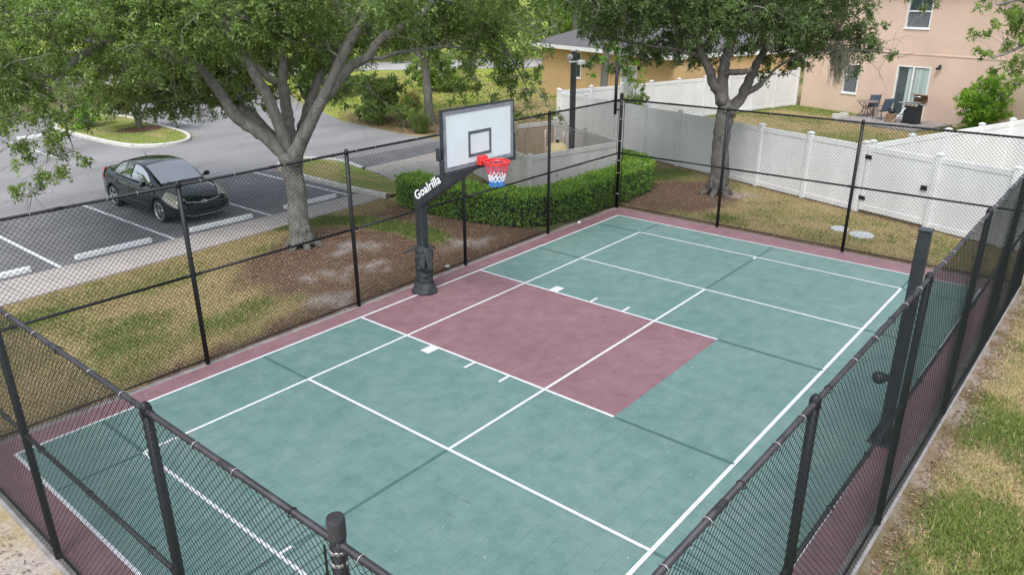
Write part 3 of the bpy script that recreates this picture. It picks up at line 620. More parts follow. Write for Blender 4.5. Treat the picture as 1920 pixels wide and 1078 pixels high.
# wheel stops
stop_me = MB()
prof = [(-.075, 0), (-.06, .09), (-.035, .115), (.035, .115), (.06, .09), (.075, 0)]
vs = []
for xx in (-.9, -.88, .88, .9):
    k = .8 if abs(xx) == .9 else 1
    vs += [(xx, y*k, z*k) for y, z in prof]
stop_me.add(vs, [(i*6+j, i*6+j+1, (i+1)*6+j+1, (i+1)*6+j) for i in range(3) for j in range(5)]+[tuple(range(6))[::-1], tuple(range(18, 24))])
stop_mesh = stop_me.mesh('wheel_stop', 'stop_white')
for x, y, rz, lb in ((-5.55, 7.86, .0, 'white concrete wheel stop cut off by the photo edge beside the walk'), (-2.8, 7.86, -.02, 'white concrete wheel stop of the empty stall beside the car'),
                     (0.03, 7.84, -.02, 'white concrete wheel stop under the nose of the dark car'), (2.9, 7.84, -.03, 'white concrete wheel stop right of the oak trunk by the grass island')):
    tag(place('wheel_stop', stop_mesh, (x, y, GZ+.012), rz=rz), lb, 'wheel stop', 'wheel stops along the walk')
for x, y, w_ in ((-3.2, 26.2, 'leftmost'), (-.5, 26.3, 'middle one'), (2.2, 26.3, 'nearest the parking island')):
    tag(place('wheel_stop', stop_mesh, (x, y, GZ+.012)), 'pale wheel stop across the aisle behind hanging leaves, '+w_, 'wheel stop', 'wheel stops across the aisle')

# ================================================================== COURT
X0, X1, Y0, Y1 = -8.0, 8.05, -9.2, 0.42
base = MB().prism([(-8.10, -9.33), (8.17, -9.42), (8.17, 0.565), (-8.10, 0.565)], -0.12, -0.018)
court = base.build('court_floor', 'concrete', kind='structure')
CX = {'0': -7.6, '1': -6.48, '2': -3.82, '3': -1.69, '4': 1.69, '5': 3.77, '6': 6.39, '7': 7.39}
LY = {'1': 0.0, '2': -1.28, '3': -4.4, '4': -7.52, '5': -8.8}; KEY = -5.67
def cuts(marks, t=0.305):
    out = [marks[0]]
    for a, b in zip(marks[:-1], marks[1:]):
        k = max(1, round((b-a)/t)); out += [a+(b-a)*(i+1)/k for i in range(k)]
    return out
xs = cuts([X0, -7.6, -1.69, 1.69, 7.39, X1]); ys = cuts([Y0, -8.8, KEY, 0.0, Y1])
def unit_tile(mat):
    c = 0.006; v = [(-.5, -.5, -.016), (.5, -.5, -.016), (.5, .5, -.016), (-.5, .5, -.016), (-.5, -.5, -.0008), (.5, -.5, -.0008), (.5, .5, -.0008), (-.5, .5, -.0008),
                    (-.5+c, -.5+c, 0), (.5-c, -.5+c, 0), (.5-c, .5-c, 0), (-.5+c, .5-c, 0)]
    f = [(8, 9, 10, 11)]+[(a, b, b+4, a+4) for a, b in ((0, 1), (1, 2), (2, 3))]+[(3, 0, 4, 7)]+[(a, b, b+4, a+4) for a, b in ((4, 5), (5, 6), (6, 7))]+[(7, 4, 8, 11)]
    return MB().add(v, f)
UT = unit_tile('x'); tm = {k: UT.mesh('tile', k) for k in ('tile_green', 'tile_plum')}
TV = np.array(UT.v); TF = np.array(UT.f)
tiles = []
for i in range(len(xs)-1):
    for j in range(len(ys)-1):
        cx, cy = (xs[i]+xs[i+1])/2, (ys[j]+ys[j+1])/2
        plum = not (CX['0'] < cx < CX['7'] and LY['5'] < cy < 0) or (abs(cx) < 1.69 and KEY < cy < 0)
        d = Vector((cx, cy, 0))-CAM; z = d.dot(FWD); px = 960+1408.9*d.dot(RGT)/z; py = 539-1408.9*d.dot(UPV)/z
        vis = (-20 < px < 1940 and py < 1095)
        tiles.append((0 if vis else 1, z, cx, cy, xs[i+1]-xs[i], ys[j+1]-ys[j], 'tile_plum' if plum else 'tile_green'))
tiles.sort()
rest = {'tile_green': [], 'tile_plum': []}
for n, (_, z, cx, cy, sx, sy, mt) in enumerate(tiles):
    tx, ty = random.gauss(0, .0009), random.gauss(0, .0009)
    if n < 300:
        place('tile', tm[mt], (cx, cy, 0), court, rot=(tx, ty, 0), scale=(sx-.0016, sy-.0016, 1))
    else:
        v = TV*np.array((sx-.0016, sy-.0016, 1)); v[:, 2] += v[:, 1]*tx-v[:, 0]*ty; rest[mt].append(v+np.array((cx, cy, 0)))
for mt, L in rest.items():
    V = np.concatenate(L); F = (TF[None]+(np.arange(len(L))*len(TV))[:, None, None]).reshape(-1, 4)
    np_mesh('tile_field', V, F, mt, court, kind='stuff')
ZL, ZC, ZT, LW = 0.0035, 0.0065, 0.0095, 0.046
def ln(a, b, z, mat='line_white', w=LW): stripe(a, b, w, z, mat, 'court_line', court)
ln((CX['0'], 0), (CX['7'], 0), ZL); ln((CX['0'], LY['5']), (CX['7'], LY['5']), ZL)
ln((CX['1'], LY['2']), (CX['6'], LY['2']), ZL); ln((CX['1'], LY['4']), (CX['6'], LY['4']), ZL, w=.052)
ln((CX['2'], LY['3']), (CX['5'], LY['3']), ZL)
ln((CX['0'], 0), (CX['0'], LY['5']), ZC); ln((CX['7'], 0), (CX['7'], LY['5']), ZC)
for k in '16': ln((CX[k], LY['2']), (CX[k], LY['4']), ZC)
for k in '25': ln((CX[k], LY['2']), (CX[k], LY['4']), ZC)
for k in '34': ln((CX[k], -.03), (CX[k], KEY), ZC)
ln((CX['1'], LY['3']), (CX['1']+.18, LY['3']), ZT); ln((CX['6'], LY['3']), (CX['6']-.18, LY['3']), ZT)
for sg in (-1, 1):
    xk = 1.69*sg
    ln((xk+.02*sg, -2.02), (xk+.28*sg, -2.02), ZT, w=.20)
    for yy in (-2.95, -3.7): ln((xk+.02*sg, yy), (xk+.27*sg, yy), ZT, w=.05)
for k in '34': ln((CX[k], KEY-.03), (CX[k], LY['4']), ZC, 'line_green', .05)
for k in '1256': ln((CX[k], -.03), (CX[k], LY['2']+.03), ZC, 'line_green', .045)
for k in '1256': ln((CX[k], LY['4']-.03), (CX[k], LY['5']), ZC, 'line_green', .045)
for a, b in (('0', '1'), ('6', '7')):
    for k in '24': ln((CX[a]+.03, LY[k]), (CX[b]-.03, LY[k]), ZL, 'line_green', .045)
for a, b in (('0', '2'), ('5', '7')): ln((CX[a]+.03, LY['3']), (CX[b]-.03, LY['3']), ZL, 'line_green', .05)

# ================================================================== CHAIN-LINK FENCES
def chain_fabric(A, B, z0, z1, off, D=0.0718, r=0.0027):
    A = np.array(A, float); B = np.array(B, float); L = np.linalg.norm(B-A); t = (B-A)/L; n = np.array((-t[1], t[0]))
    A = A+n*off; h = D/2; r = r if D < .075 else .0033; nw = int(L/h); nk = int((z1-z0)/h)
    i, k = np.meshgrid(np.arange(nw), np.arange(nk), indexing='ij'); i = i.ravel(); k = k.ravel()
    par = (i+k) % 2; d = 0.0038
    s0 = (i+np.where(par == 0, 0, 1))*h; s1 = (i+np.where(par == 0, 1, 0))*h
    bow = 0.012*np.sin(s0*2.1)*np.sin((k*h)*1.1)                   # the cloth is never quite flat
    o = np.where(par == 0, d, -d)+bow
    def pt(s, z, oo): return np.stack([A[0]+t[0]*s+n[0]*oo, A[1]+t[1]*s+n[1]*oo, z], -1)
    return prisms(pt(s0, z0+k*h, o), pt(s1, z0+(k+1)*h+.0005, o), r, r)

post_me, tpost_me = MB(), MB()
post_me.lathe([(.038, -.1), (.038, 3.03)], n=12)
tpost_me.lathe([(.045, -.1), (.045, 3.12)], n=14)
cap_me = MB().lathe([(.043, 2.99), (.043, 3.04), (.030, 3.075), (.012, 3.09)], n=12)
tcap_me = MB().lathe([(.050, 3.06), (.051, 3.17), (.045, 3.19), (.042, 3.182), (.02, 3.176)], n=16)
pm_, tm_, cm_, tc_ = post_me.mesh('post', 'black_metal', True), tpost_me.mesh('post', 'black_metal', True), cap_me.mesh('post_cap', 'black_metal', True), tcap_me.mesh('post_cap', 'rail_metal', False)
tie_me = MB(); ring = [(0, .029*math.cos(a), .029*math.sin(a)) for a in np.linspace(0, 2*math.pi, 13)]
tie_me.tube(ring, .0035, 4, False); tie_mesh = tie_me.mesh('tie_wire', 'tie', True); tied_mesh = tie_me.mesh('tie_wire', 'black_metal', True)
band_mesh = MB().lathe([(.048, -.012), (.05, -.012), (.05, .012), (.048, .012)], n=14).mesh('tension_band', 'tie', True)

def fence(label, A, B, posts, terminals, out, rail_mat, top_over, D, ends=(0, 0), bands=()):
    """posts: distances along A->B; out: side on which the cloth hangs"""
    A2 = np.array(A, float); B2 = np.array(B, float); L = np.linalg.norm(B2-A2); t = (B2-A2)/L; ang = math.atan2(t[1], t[0])
    root = thing('chain_link_fence', label, 'fence', (A[0], A[1], 0), 'chain-link fences round the court')
    at = lambda s, z=0.0, o=0.0: (A2[0]+t[0]*s-t[1]*o, A2[1]+t[1]*s+t[0]*o, z)
    for s in posts:
        p = place('post', tm_ if s in terminals else pm_, at(s), root)
        q = bpy.data.objects.new('post_cap', tc_ if s in terminals else cm_); COL.objects.link(q); q.parent = p
    MB().tube([at(ends[0], 3.02), at(L-ends[1], 3.02)], .0225, 12).build('top_rail', rail_mat, root, True)
    for s0, s1 in zip(posts[:-1], posts[1:]):
        MB().tube([at(s0+.03, 1.56), at(s1-.03, 1.56)], .0215, 10).build('middle_rail', rail_mat, root, True)
        MB().tube([at(s0+.03, 0.07), at(s1-.03, 0.07)], .014, 8).build('bottom_rail', 'black_metal', root, True)
        m = (s0+s1)/2                                            # sleeve where two rail lengths meet
        MB().tube([at(m-.09, 3.02), at(m+.09, 3.02)], .0255, 12).build('rail_sleeve', rail_mat, root, True)
        MB().tube([at(s0+.035, 1.56), at(s0+.11, 1.56)], .027, 10).build('rail_cup', 'black_metal', root, True)
        MB().tube([at(s1-.11, 1.56), at(s1-.035, 1.56)], .027, 10).build('rail_cup', 'black_metal', root, True)
    s = .35; i = 0
    while s < L-.2:
        place('tie_wire', tie_mesh if i % 3 else tied_mesh, at(s, 3.02, out*.004), root, rz=ang)
        if i % 2: place('tie_wire', tied_mesh, at(s+.1, 1.56, out*.004), root, rz=ang)
        s += random.uniform(.42, .62); i += 1
    for s in posts:
        if s in terminals:
            for z in (.4, 1.0, 1.35, 1.9, 2.5, 2.9, 2.98): place('tension_band', band_mesh, at(s, z), root)
            for sg in (-1, 1):
                if 0 < s+sg*.09 < L: MB().box(at(s+sg*.085, 1.53, out*.03), (.018, .006, 2.9), rotz(ang)).build('tension_bar', 'black_metal', root)
    V, F = chain_fabric(A2+t*ends[0], B2-t*ends[1], 0.04, 3.02+top_over, out*.046, D)
    np_mesh('chain_link_mesh', V, F, 'wire', root, kind='stuff')
    return root

YL, YR, XN, XF = 0.50, -9.31, -8.03, 8.10
F_LEFT = fence('tall black chain-link fence beside the lawn and parking lot', (XN, YL), (XF, YL), [0, 3.49, 6.71, 9.79, 12.88, 16.13], (0, 16.13), 1, 'black_metal', .03, .0785)
F_FAR = fence('tall black chain-link fence at the far end before the white vinyl fence', (XF, YL), (XF, YR), [0, 3.10, 6.29, 9.81], (0, 9.81), 1, 'black_metal', .03, .0785)
F_NEAR = fence('near black chain-link fence with a thick capped post and dusty top rail', (XN, YR), (XN, YL), [0, 1.47, 3.61, 6.76, 9.81], (0, 1.47, 9.81), 1, 'rail_metal', .036, .0718)
F_RIGHT = fence('black chain-link fence along the worn grass strip, seen from outside', (XN, -9.26), (XF, -9.36), [0, 3.08, 6.31, 9.5, 12.73, 16.13], (0, 16.13), -1, 'rail_metal', .036, .0718)

# conduit pole strapped to the far corner
t = thing('conduit_pole', 'thin black pole strapped to the far corner post of the court fence', 'pole', (8.03, .62, 0))
MB().tube([(8.0, .63, 2.62), (8.0, .63, 4.02)], .042, 10).build('pole', 'black_metal', t, True)
for z in (2.75, 2.98): MB().box((8.03, .58, z), (.1, .14, .03)).build('strap', 'black_metal', t)

# ================================================================== BASKETBALL GOAL
GX0 = 0.02
goal = thing('basketball_goal', 'basketball goal with white backboard, red rim and patriotic net on a black post', 'basketball hoop', (GX0, 0.02, 0))
pl = MB().box((GX0, .02, .99), (.185, .185, 1.98), b=.02).build('pole', 'goal_metal', goal)
MB().box((GX0, .02, .012), (.36, .36, .022), b=.006).build('base_plate', 'goal_metal', goal)
# sloping arm: side outline, extruded across x
armpts = [(.115, 1.84), (.115, 2.06), (.03, 2.15), (-1.42, 3.05), (-1.48, 3.05), (-1.48, 2.78), (-.14, 1.90), (-.075, 1.84)]
def xprism(poly, x0, x1):
    n = len(poly); v = [(x0, y, z) for y, z in poly]+[(x1, y, z) for y, z in poly]
    return MB().add(v, [tuple(range(n)), tuple(range(n, 2*n))[::-1]]+[(i, n+i, n+(i+1) % n, (i+1) % n) for i in range(n)])
arm = xprism(armpts, GX0-.095, GX0+.095).build('arm', 'goal_metal', goal)
# maker's lettering on the arm
fc = bpy.data.curves.new('lettering', 'FONT'); fc.body = 'Goalrilla'; fc.size = .235; fc.extrude = .003; fc.offset = .0035; fc.shear = .12; fc.space_character = 1.04
fo = bpy.data.objects.new('tmp', fc); COL.objects.link(fo); bpy.context.view_layer.update()
lm = bpy.data.meshes.new_from_object(fo.evaluated_get(bpy.context.evaluated_depsgraph_get())); bpy.data.objects.remove(fo)
lm.name = 'lettering'; lm.materials.clear(); lm.materials.append(M['letter'])
lo_ = bpy.data.objects.new('lettering', lm); COL.objects.link(lo_); lo_.parent = arm
dirv = Vector((0, -1.4, .92)).normalized(); nv = Vector((-1, 0, 0)); upv = nv.cross(dirv)
lo_.matrix_basis = Matrix(((dirv.x, upv.x, nv.x, GX0-.0985), (dirv.y, upv.y, nv.y, .03), (dirv.z, upv.z, nv.z, 1.955), (0, 0, 0, 1)))
# backboard
BY, BX0, BX1, BZ0, BZ1 = -1.65, -.98, .90, 2.86, 3.93
bxc = (BX0+BX1)/2
bb = MB().box((bxc, BY+.012, (BZ0+BZ1)/2), (BX1-BX0-.06, .018, BZ1-BZ0-.06)).build('backboard', 'board_glass', goal)
def frame(name, x0, x1, z0, z1, w, y, th, mat, par):
    mb = MB(); mb.box(((x0+x1)/2, y, z1-w/2), (x1-x0, th, w)); mb.box(((x0+x1)/2, y, z0+w/2), (x1-x0, th, w))
    mb.box((x0+w/2, y, (z0+z1)/2), (w, th, z1-z0-2*w)); mb.box((x1-w/2, y, (z0+z1)/2), (w, th, z1-z0-2*w)); return mb.build(name, mat, par)
frame('board_border', BX0+.026, BX1-.026, BZ0+.026, BZ1-.026, .072, BY-.001, .004, 'board_frame', bb)
frame('board_frame', BX0, BX1, BZ0, BZ1, .026, BY+.025, .065, 'goal_metal', bb)
frame('target_square', bxc-.30, bxc+.30, 3.05, 3.50, .052, BY-.0015, .004, 'board_mark', bb)
for sx in (BX0-.01, BX1+.01):                                    # rubber edge pads and their side blocks
    MB().box((sx, BY+.02, BZ0+.10), (.055, .085, .30), b=.012).build('edge_pad', 'goal_metal', bb)
    MB().box((sx+(.03 if sx > 0 else -.03), BY+.06, BZ0+.34), (.05, .10, .22), b=.012).build('edge_block', 'goal_metal', bb)
MB().box((bxc, BY+.02, BZ0-.02), (BX1-BX0, .075, .05), b=.012).build('edge_pad', 'goal_metal', bb)
for (x, z) in ((-.55, 2.95), (.5, 2.95), (-.55, 3.7), (.5, 3.7)):
    MB().tube([(GX0, -1.44, 2.95), (x, BY+.055, z)], .03, 8).build('brace', 'goal_metal', goal, True)
MB().box((GX0-.02, -1.53, 2.93), (.22, .12, .24), b=.01).build('mount', 'goal_metal', goal)
RC = Vector((bxc, BY-.385, 2.985)); RR = .2286
rim = MB(); ringp = [(RC.x+RR*math.cos(a), RC.y+RR*math.sin(a), RC.z) for a in np.linspace(0, 2*math.pi, 41)]
rim.tube(ringp, .0125, 8, False); ro = rim.build('rim', 'rim_red', goal, True)
MB().box((bxc, BY-.052, 2.965), (.20, .10, .16), b=.012).build('rim_box', 'rim_red', ro)
MB().prism([(bxc-.09, BY-.1), (bxc+.09, BY-.1), (bxc+.05, BY-.175), (bxc-.05, BY-.175)], 2.965, 2.995).build('rim_plate', 'rim_red', ro)
MB().lathe([(RR-.012, -.045), (RR-.004, -.012), (RR+.002, -.012), (RR-.006, -.045)], (RC.x, RC.y, RC.z), 28, False).build('rim_skirt', 'rim_red', ro, True)
# net: knotted diamond mesh in three colours
def net_pt(k, lev): 
    zz = [-.02, -.13, -.22, -.29, -.345, -.39, -.43][lev]; r = [.222, .185, .158, .14, .13, .126, .13][lev]
    a = 2*math.pi*(k+.5*(lev % 2))/12; return (RC.x+r*math.cos(a), RC.y+r*math.sin(a), RC.z+zz)
for nm, levs, rr in (('net_red', (0, 1), .0075), ('net_white', (2, 3), .0075), ('net_blue', (4, 5), .0105)):
    P0, P1 = [], []
    for lev in levs:
        for k in range(12):
            P0 += [net_pt(k, lev)]*2; kk = k if lev % 2 == 0 else k+1
            P1 += [net_pt(kk, lev+1), net_pt(kk-1, lev+1)]
    V, F = prisms(P0, P1, rr, rr, 5); np_mesh('net', V, F, nm, goal)
# slumped cover tied round the post
cv = MB(); prof = []; nseg = 28
zz = np.linspace(0, .98, 34)
rad = np.interp(zz, [0, .04, .12, .22, .32, .42, .52, .62, .72, .82, .9, .98], [.262, .255, .215, .175, .178, .168, .185, .165, .172, .158, .165, .11])
vs = []
for i, z in enumerate(zz):
    for j in range(nseg):
        a = 2*math.pi*j/nseg
        wr = rad[i]*(1+.05*math.sin(3*a+7*z)+.035*math.sin(5*a-19*z+1)) + .011*math.sin(z*52+1.6*math.sin(2*a))*(.2 if z < .1 else 1)
        vs.append((GX0+wr*math.cos(a), .02+wr*math.sin(a), z+.02+.02*math.sin(2*a+1)*(z > .15)))
cv.add(vs, [(i*nseg+j, i*nseg+(j+1) % nseg, (i+1)*nseg+(j+1) % nseg, (i+1)*nseg+j) for i in range(33) for j in range(nseg)])
cover = cv.build('post_cover', 'cover', goal, True)
def flap(p0, p1, w, hang, name='cover_flap'):
    a = Vector(p0); b = Vector(p1); d = (b-a); side = Vector((-d.y, d.x, 0)).normalized(); n = 8; m = 7; v = []
    for i in range(n):
        tt = i/(n-1); c = a+d*tt+Vector((0, 0, -hang*tt*tt+.03*math.sin(tt*5)))
        for j in range(m):
            an = 2*math.pi*j/m; ww = w*(1-.55*tt)*(1+.2*math.sin(3*an+tt*6)); v.append(c+side*math.cos(an)*ww+Vector((0, 0, math.sin(an)*ww*.5)))
    return MB().add(v, [(i*m+j, i*m+(j+1) % m, (i+1)*m+(j+1) % m, (i+1)*m+j) for i in range(n-1) for j in range(m)]+[tuple((n-1)*m+j for j in range(m))]).build(name, 'cover', cover, True)
flap((GX0-.03, .08, .92), (GX0-.26, .33, .93), .075, .07); flap((GX0+.05, -.05, .96), (GX0+.22, -.10, .98), .085, .03); flap((GX0-.02, -.12, .92), (GX0-.06, -.26, .72), .12, .16)
flap((GX0-.08, -.06, .9), (GX0-.17, -.12, .7), .11, .1)

# second, bare square post across the court
p2 = thing('square_post', 'bare square black post with a round knob, behind the side fence', 'post', (.12, -8.86, 0))
px, py = .12, -8.86
MB().box((px, py, 1.50), (.14, .14, 3.0), b=.012).build('pole', 'goal_metal', p2)
MB().box((px, py, 3.015), (.155, .155, .03), b=.006).build('pole_cap', 'goal_metal', p2)
for dx in (-.05, .05): MB().tube([(px+dx*.7, py+.065, 2.86), (px+dx*.7, py+.085, 2.86)], .012, 8).build('bolt', 'steel', p2)
MB().box((px, py, .015), (.34, .34, .026), b=.006).build('base_plate', 'goal_metal', p2)
for a in range(4):
    c, s_ = math.cos(a*math.pi/2), math.sin(a*math.pi/2)
    MB().add([(px+c*.083-s_*.01, py+s_*.083+c*.01, .03), (px+c*.16-s_*.01, py+s_*.16+c*.01, .03), (px+c*.083-s_*.01, py+s_*.083+c*.01, .28),
              (px+c*.083+s_*.01, py+s_*.083-c*.01, .03), (px+c*.16+s_*.01, py+s_*.16-c*.01, .03), (px+c*.083+s_*.01, py+s_*.083-c*.01, .28)],
             [(0, 1, 2), (5, 4, 3), (0, 3, 4, 1), (1, 4, 5, 2), (2, 5, 3, 0)]).build('gusset', 'goal_metal', p2)
kb = MB(); pr = [(0.001, 0), (.05, .01), (.075, .05), (.07, .12), (.045, .16), (.04, .2)]
vs = [(px-.64*(.30-z)+.77*r*1.15*math.cos(a), py+.77*(.30-z)+.64*r*1.15*math.cos(a), .98+r*1.15*math.sin(a)) for r, z in pr for a in np.linspace(0, 2*math.pi, 13)[:-1]]
kb.add(vs, [(i*12+j, i*12+(j+1) % 12, (i+1)*12+(j+1) % 12, (i+1)*12+j) for i in range(5) for j in range(12)]).build('knob', 'goal_metal', p2, True)

# ================================================================== WHITE VINYL FENCES
def vinyl_run(label, pts, posts_every=2.4, h=1.83, mat='vinyl', cat='fence', group='white vinyl privacy fences', name='vinyl_fence', first=True, last=True, z0=-.04, capped=True, rail=None):
    root = thing(name, label, cat, (pts[0][0], pts[0][1], 0), group)
    a = np.array(pts[0], float); b = np.array(pts[1], float); L = np.linalg.norm(b-a); k = max(1, round(L/posts_every)); t = (b-a)/L; ang = math.atan2(t[1], t[0]); R = rotz(ang)
    for i in range(k+1):
        if (i == 0 and not first) or (i == k and not last): continue
        p = a+t*L*i/k
        po = MB().box((p[0], p[1], (h+.06+z0)/2), (.127, .127, h+.06-z0), R, b=.006).build('post', mat, root)
        if capped:
            c = MB(); q = [(-.078, -.078), (.078, -.078), (.078, .078), (-.078, .078)]
            rot = lambda x, y, z: tuple(Vector((p[0], p[1], 0))+R@Vector((x, y, z)))
            c.add([rot(x, y, h+.055) for x, y in q]+[rot(x, y, h+.085) for x, y in q]+[rot(0, 0, h+.125)], [(3, 2, 1, 0)]+[(j, (j+1) % 4, 4+(j+1) % 4, 4+j) for j in range(4)]+[(4+j, 4+(j+1) % 4, 8) for j in range(4)])
            c.build('post_cap', mat, po)
    for i in range(k):
        p0 = a+t*(L*i/k+.064); p1 = a+t*(L*(i+1)/k-.064); m = (p0+p1)/2; w = np.linalg.norm(p1-p0)
        pn = MB(); nb = max(4, round(w/.155)); bw = w/nb                # tongue-and-groove boards, each a hair apart
        for j in range(nb):
            c = p0+t*(bw*(j+.5)); pn.box((c[0], c[1], (h-.1+.1)/2), (bw-.004, .022, h-.24), R, b=.004)
        pn.box((m[0], m[1], h/2), (w, .012, h-.25), R)
        pn.build('panel', mat, root)
        MB().box((m[0], m[1], h-.075), (w, .05, .15), R, b=.008).build('rail', rail or mat, root)
        MB().box((m[0], m[1], .055), (w, .05, .15), R, b=.008).build('rail', mat, root)
    return root
VA = (16.45, 8.7); VB = (10.85, -8.9); vt = (np.array(VB)-np.array(VA)); vt = vt/np.linalg.norm(vt)
vp = lambda s: tuple(np.array(VA)+vt*s)
GS = 14.25                                                       # the gate sits where the side yard fence joins
vinyl_run('white vinyl privacy fence running behind the far oak trunk', (vp(0), vp(GS)), 1.85)
gate = thing('vinyl_gate', 'white vinyl gate leaf with black hinges and latch', 'gate', (*vp(GS+.1), 0))
R_ = rotz(math.atan2(vt[1], vt[0])); gw = 1.9; gc = np.array(vp(GS+.1+gw/2)); gn = np.array((-vt[1], vt[0])); gn = gn if gn[0] < 0 else -gn
MB().box((gc[0], gc[1], .93), (gw, .03, 1.62), R_).build('panel', 'vinyl', gate)
for z in (1.74, .12): MB().box((gc[0], gc[1], z), (gw, .055, .16), R_, b=.008).build('rail', 'vinyl', gate)
for s_ in (-1, 1):
    q = gc+vt*s_*(gw/2-.05); MB().box((q[0], q[1], .93), (.1, .056, 1.79), R_, b=.008).build('stile', 'vinyl', gate)
for z in (1.52, .38):
    q = np.array(vp(GS+.12))+gn*.04; MB().box((q[0], q[1], z), (.26, .03, .11), R_, b=.008).build('hinge', 'black_metal', gate)
q = np.array(vp(GS+gw-.08))+gn*.04; MB().box((q[0], q[1], 1.0), (.16, .05, .12), R_, b=.01).build('latch', 'black_metal', gate)
vinyl_run('white vinyl privacy fence right of the gate, cut by the court corner', (vp(GS+gw+.16), vp(GS+gw+.16+9.2)), 1.85)
vinyl_run('white vinyl privacy fence along the back of the yard, below the tan house', ((16.75, 9.0), (32.15, 4.35)), 1.85)
sv = np.array((.945, -.327)); s0 = np.array(vp(GS))+sv*.2
vinyl_run('white vinyl privacy fence dividing the side yard, running away from the gate', (tuple(s0+sv*.1), tuple(s0+sv*14.5)), 1.85)

# ================================================================== PUMP ENCLOSURE, HEDGE, LIGHT POLE
E_NL, E_NR, E_FR, E_FL = (6.75, 2.62), (10.25, 1.85), (12.3, 5.85), (8.9, 6.9)
vinyl_run('pale grey vinyl screen behind the clipped hedge', (E_NL, E_NR), 3.6, 1.42, 'vinyl_tan', 'fence', 'screens round the pump equipment', 'vinyl_screen', capped=False)
vinyl_run('pale vinyl screen on the house side of the pump equipment', (E_NR, E_FR), 2.3, 1.42, 'vinyl_tan', 'fence', 'screens round the pump equipment', 'vinyl_screen', first=False)
vinyl_run('brownish vinyl screen at the back of the pump equipment', (E_FR, E_FL), 1.9, 1.42, 'vinyl_brown', 'fence', 'screens round the pump equipment', 'vinyl_screen', first=False, rail='vinyl_tan')
vinyl_run('short vinyl screen at the open end of the pump equipment, behind the backboard', (E_FL, E_NL), 2.2, 1.38, 'vinyl_tan', 'fence', 'screens round the pump equipment', 'vinyl_screen', first=False, last=False)
tk = thing('filter_tank', 'pale yellow rounded tank inside the vinyl screen', 'tank', (9.75, 3.6, 0))
MB().lathe([(.40, -.02), (.42, .1), (.42, .85), (.40, 1.02), (.32, 1.16), (.18, 1.24), (.05, 1.26)], (9.6, 3.75, 0), 22).build('shell', 'tank', tk, True)
MB().lathe([(.425, .60), (.445, .62), (.445, .68), (.425, .70)], (9.6, 3.75, 0), 22, False).build('clamp_band', 'black_metal', tk, True)
MB().lathe([(.06, 1.25), (.06, 1.32), (.03, 1.34)], (9.6, 3.75, 0), 12).build('valve', 'black_metal', tk, True)
for i, (x, y) in enumerate(((10.5, 4.7), (10.9, 5.2), (11.0, 4.5))):
    pp = thing('pump_pipe', ['tan pipe riser beside the light pole inside the screen', 'tan pipe riser in the back corner of the screen', 'short tan pipe riser by the side screen'][i], 'pipe', (x, y, 0))
    MB().tube(smooth_path([(x, y, -.03), (x, y, 1.15), (x-.08, y-.05, 1.3), (x-.3, y-.2, 1.32), (x-.36, y-.25, 1.2), (x-.36, y-.25, .2)], 4), .05, 10).build('pipe', 'pipe', pp, True)
    MB().tube([(x, y, .7), (x, y, .82)], .065, 10).build('coupling', 'black_metal', pp, True)

LPX, LPY = 9.78, 3.32
lp = thing('light_pole', 'thick dark square pole carrying two white floodlights', 'light pole', (LPX, LPY, 0))
MB().box((LPX, LPY, 2.02), (.16, .16, 4.1), rotz(.35), b=.02).build('pole', 'pole_dark', lp)
MB().box((LPX, LPY, 4.09), (.175, .175, .05), rotz(.35), b=.01).build('pole_cap', 'galv', lp)
fl = MB(); vs = []
fc_ = Vector((9.60, 3.33, 3.90)); fdir = Vector((-.7, -.65, -.28)).normalized(); fu = fdir.cross(Vector((0, 0, 1))).normalized(); fv = fu.cross(fdir)
for r, d in ((.02, -.11), (.06, -.08), (.085, -.02), (.092, .0), (.085, .01), (.01, .01)):
    vs += [fc_+fdir*d+r*(fu*math.cos(a)+fv*math.sin(a)) for a in np.linspace(0, 2*math.pi, 19)[:-1]]
fl.add(vs, [(i*18+j, i*18+(j+1) % 18, (i+1)*18+(j+1) % 18, (i+1)*18+j) for i in range(5) for j in range(18)]).build('floodlight', 'galv', lp, True)
f2 = MB().box((9.85, 3.08, 3.74), (.24, .15, .15), rotz(-.75), b=.03).build('floodlight', 'white_paint', lp)
MB().box((9.91, 3.0, 3.65), (.16, .12, .1), rotz(-.75), b=.02).build('lens', 'black_metal', f2)
MB().tube([(9.54, 3.33, 3.76), (9.94, 3.16, 3.76)], .03, 8).build('bracket', 'galv', lp, True)

# ================================================================== FOLIAGE HELPERS
def unit(a): return a/(np.linalg.norm(a, axis=-1, keepdims=True)+1e-9)
def leaf_quads(P, d, n, ln_, wd):
    """one kite-shaped, slightly folded face per leaf"""
    d = unit(d); s = unit(np.cross(d, n)); n = np.cross(s, d); ln_ = np.asarray(ln_)[:, None]; wd = np.asarray(wd)[:, None]
    V = np.stack([P, P+d*ln_*.45+s*wd*.5+n*wd*.12, P+d*ln_, P+d*ln_*.45-s*wd*.5+n*wd*.12], 1).reshape(-1, 3)
    return V, np.arange(len(P)*4).reshape(-1, 4)
def leaf_tris(P, d, n, ln_, wd):
    d = unit(d); s = unit(np.cross(d, n)); ln_ = np.asarray(ln_)[:, None]; wd = np.asarray(wd)[:, None]
    V = np.stack([P+s*wd*.5+d*ln_*.12, P-s*wd*.5+d*ln_*.3, P+d*ln_], 1).reshape(-1, 3)
    return V, np.arange(len(P)*3).reshape(-1, 3)
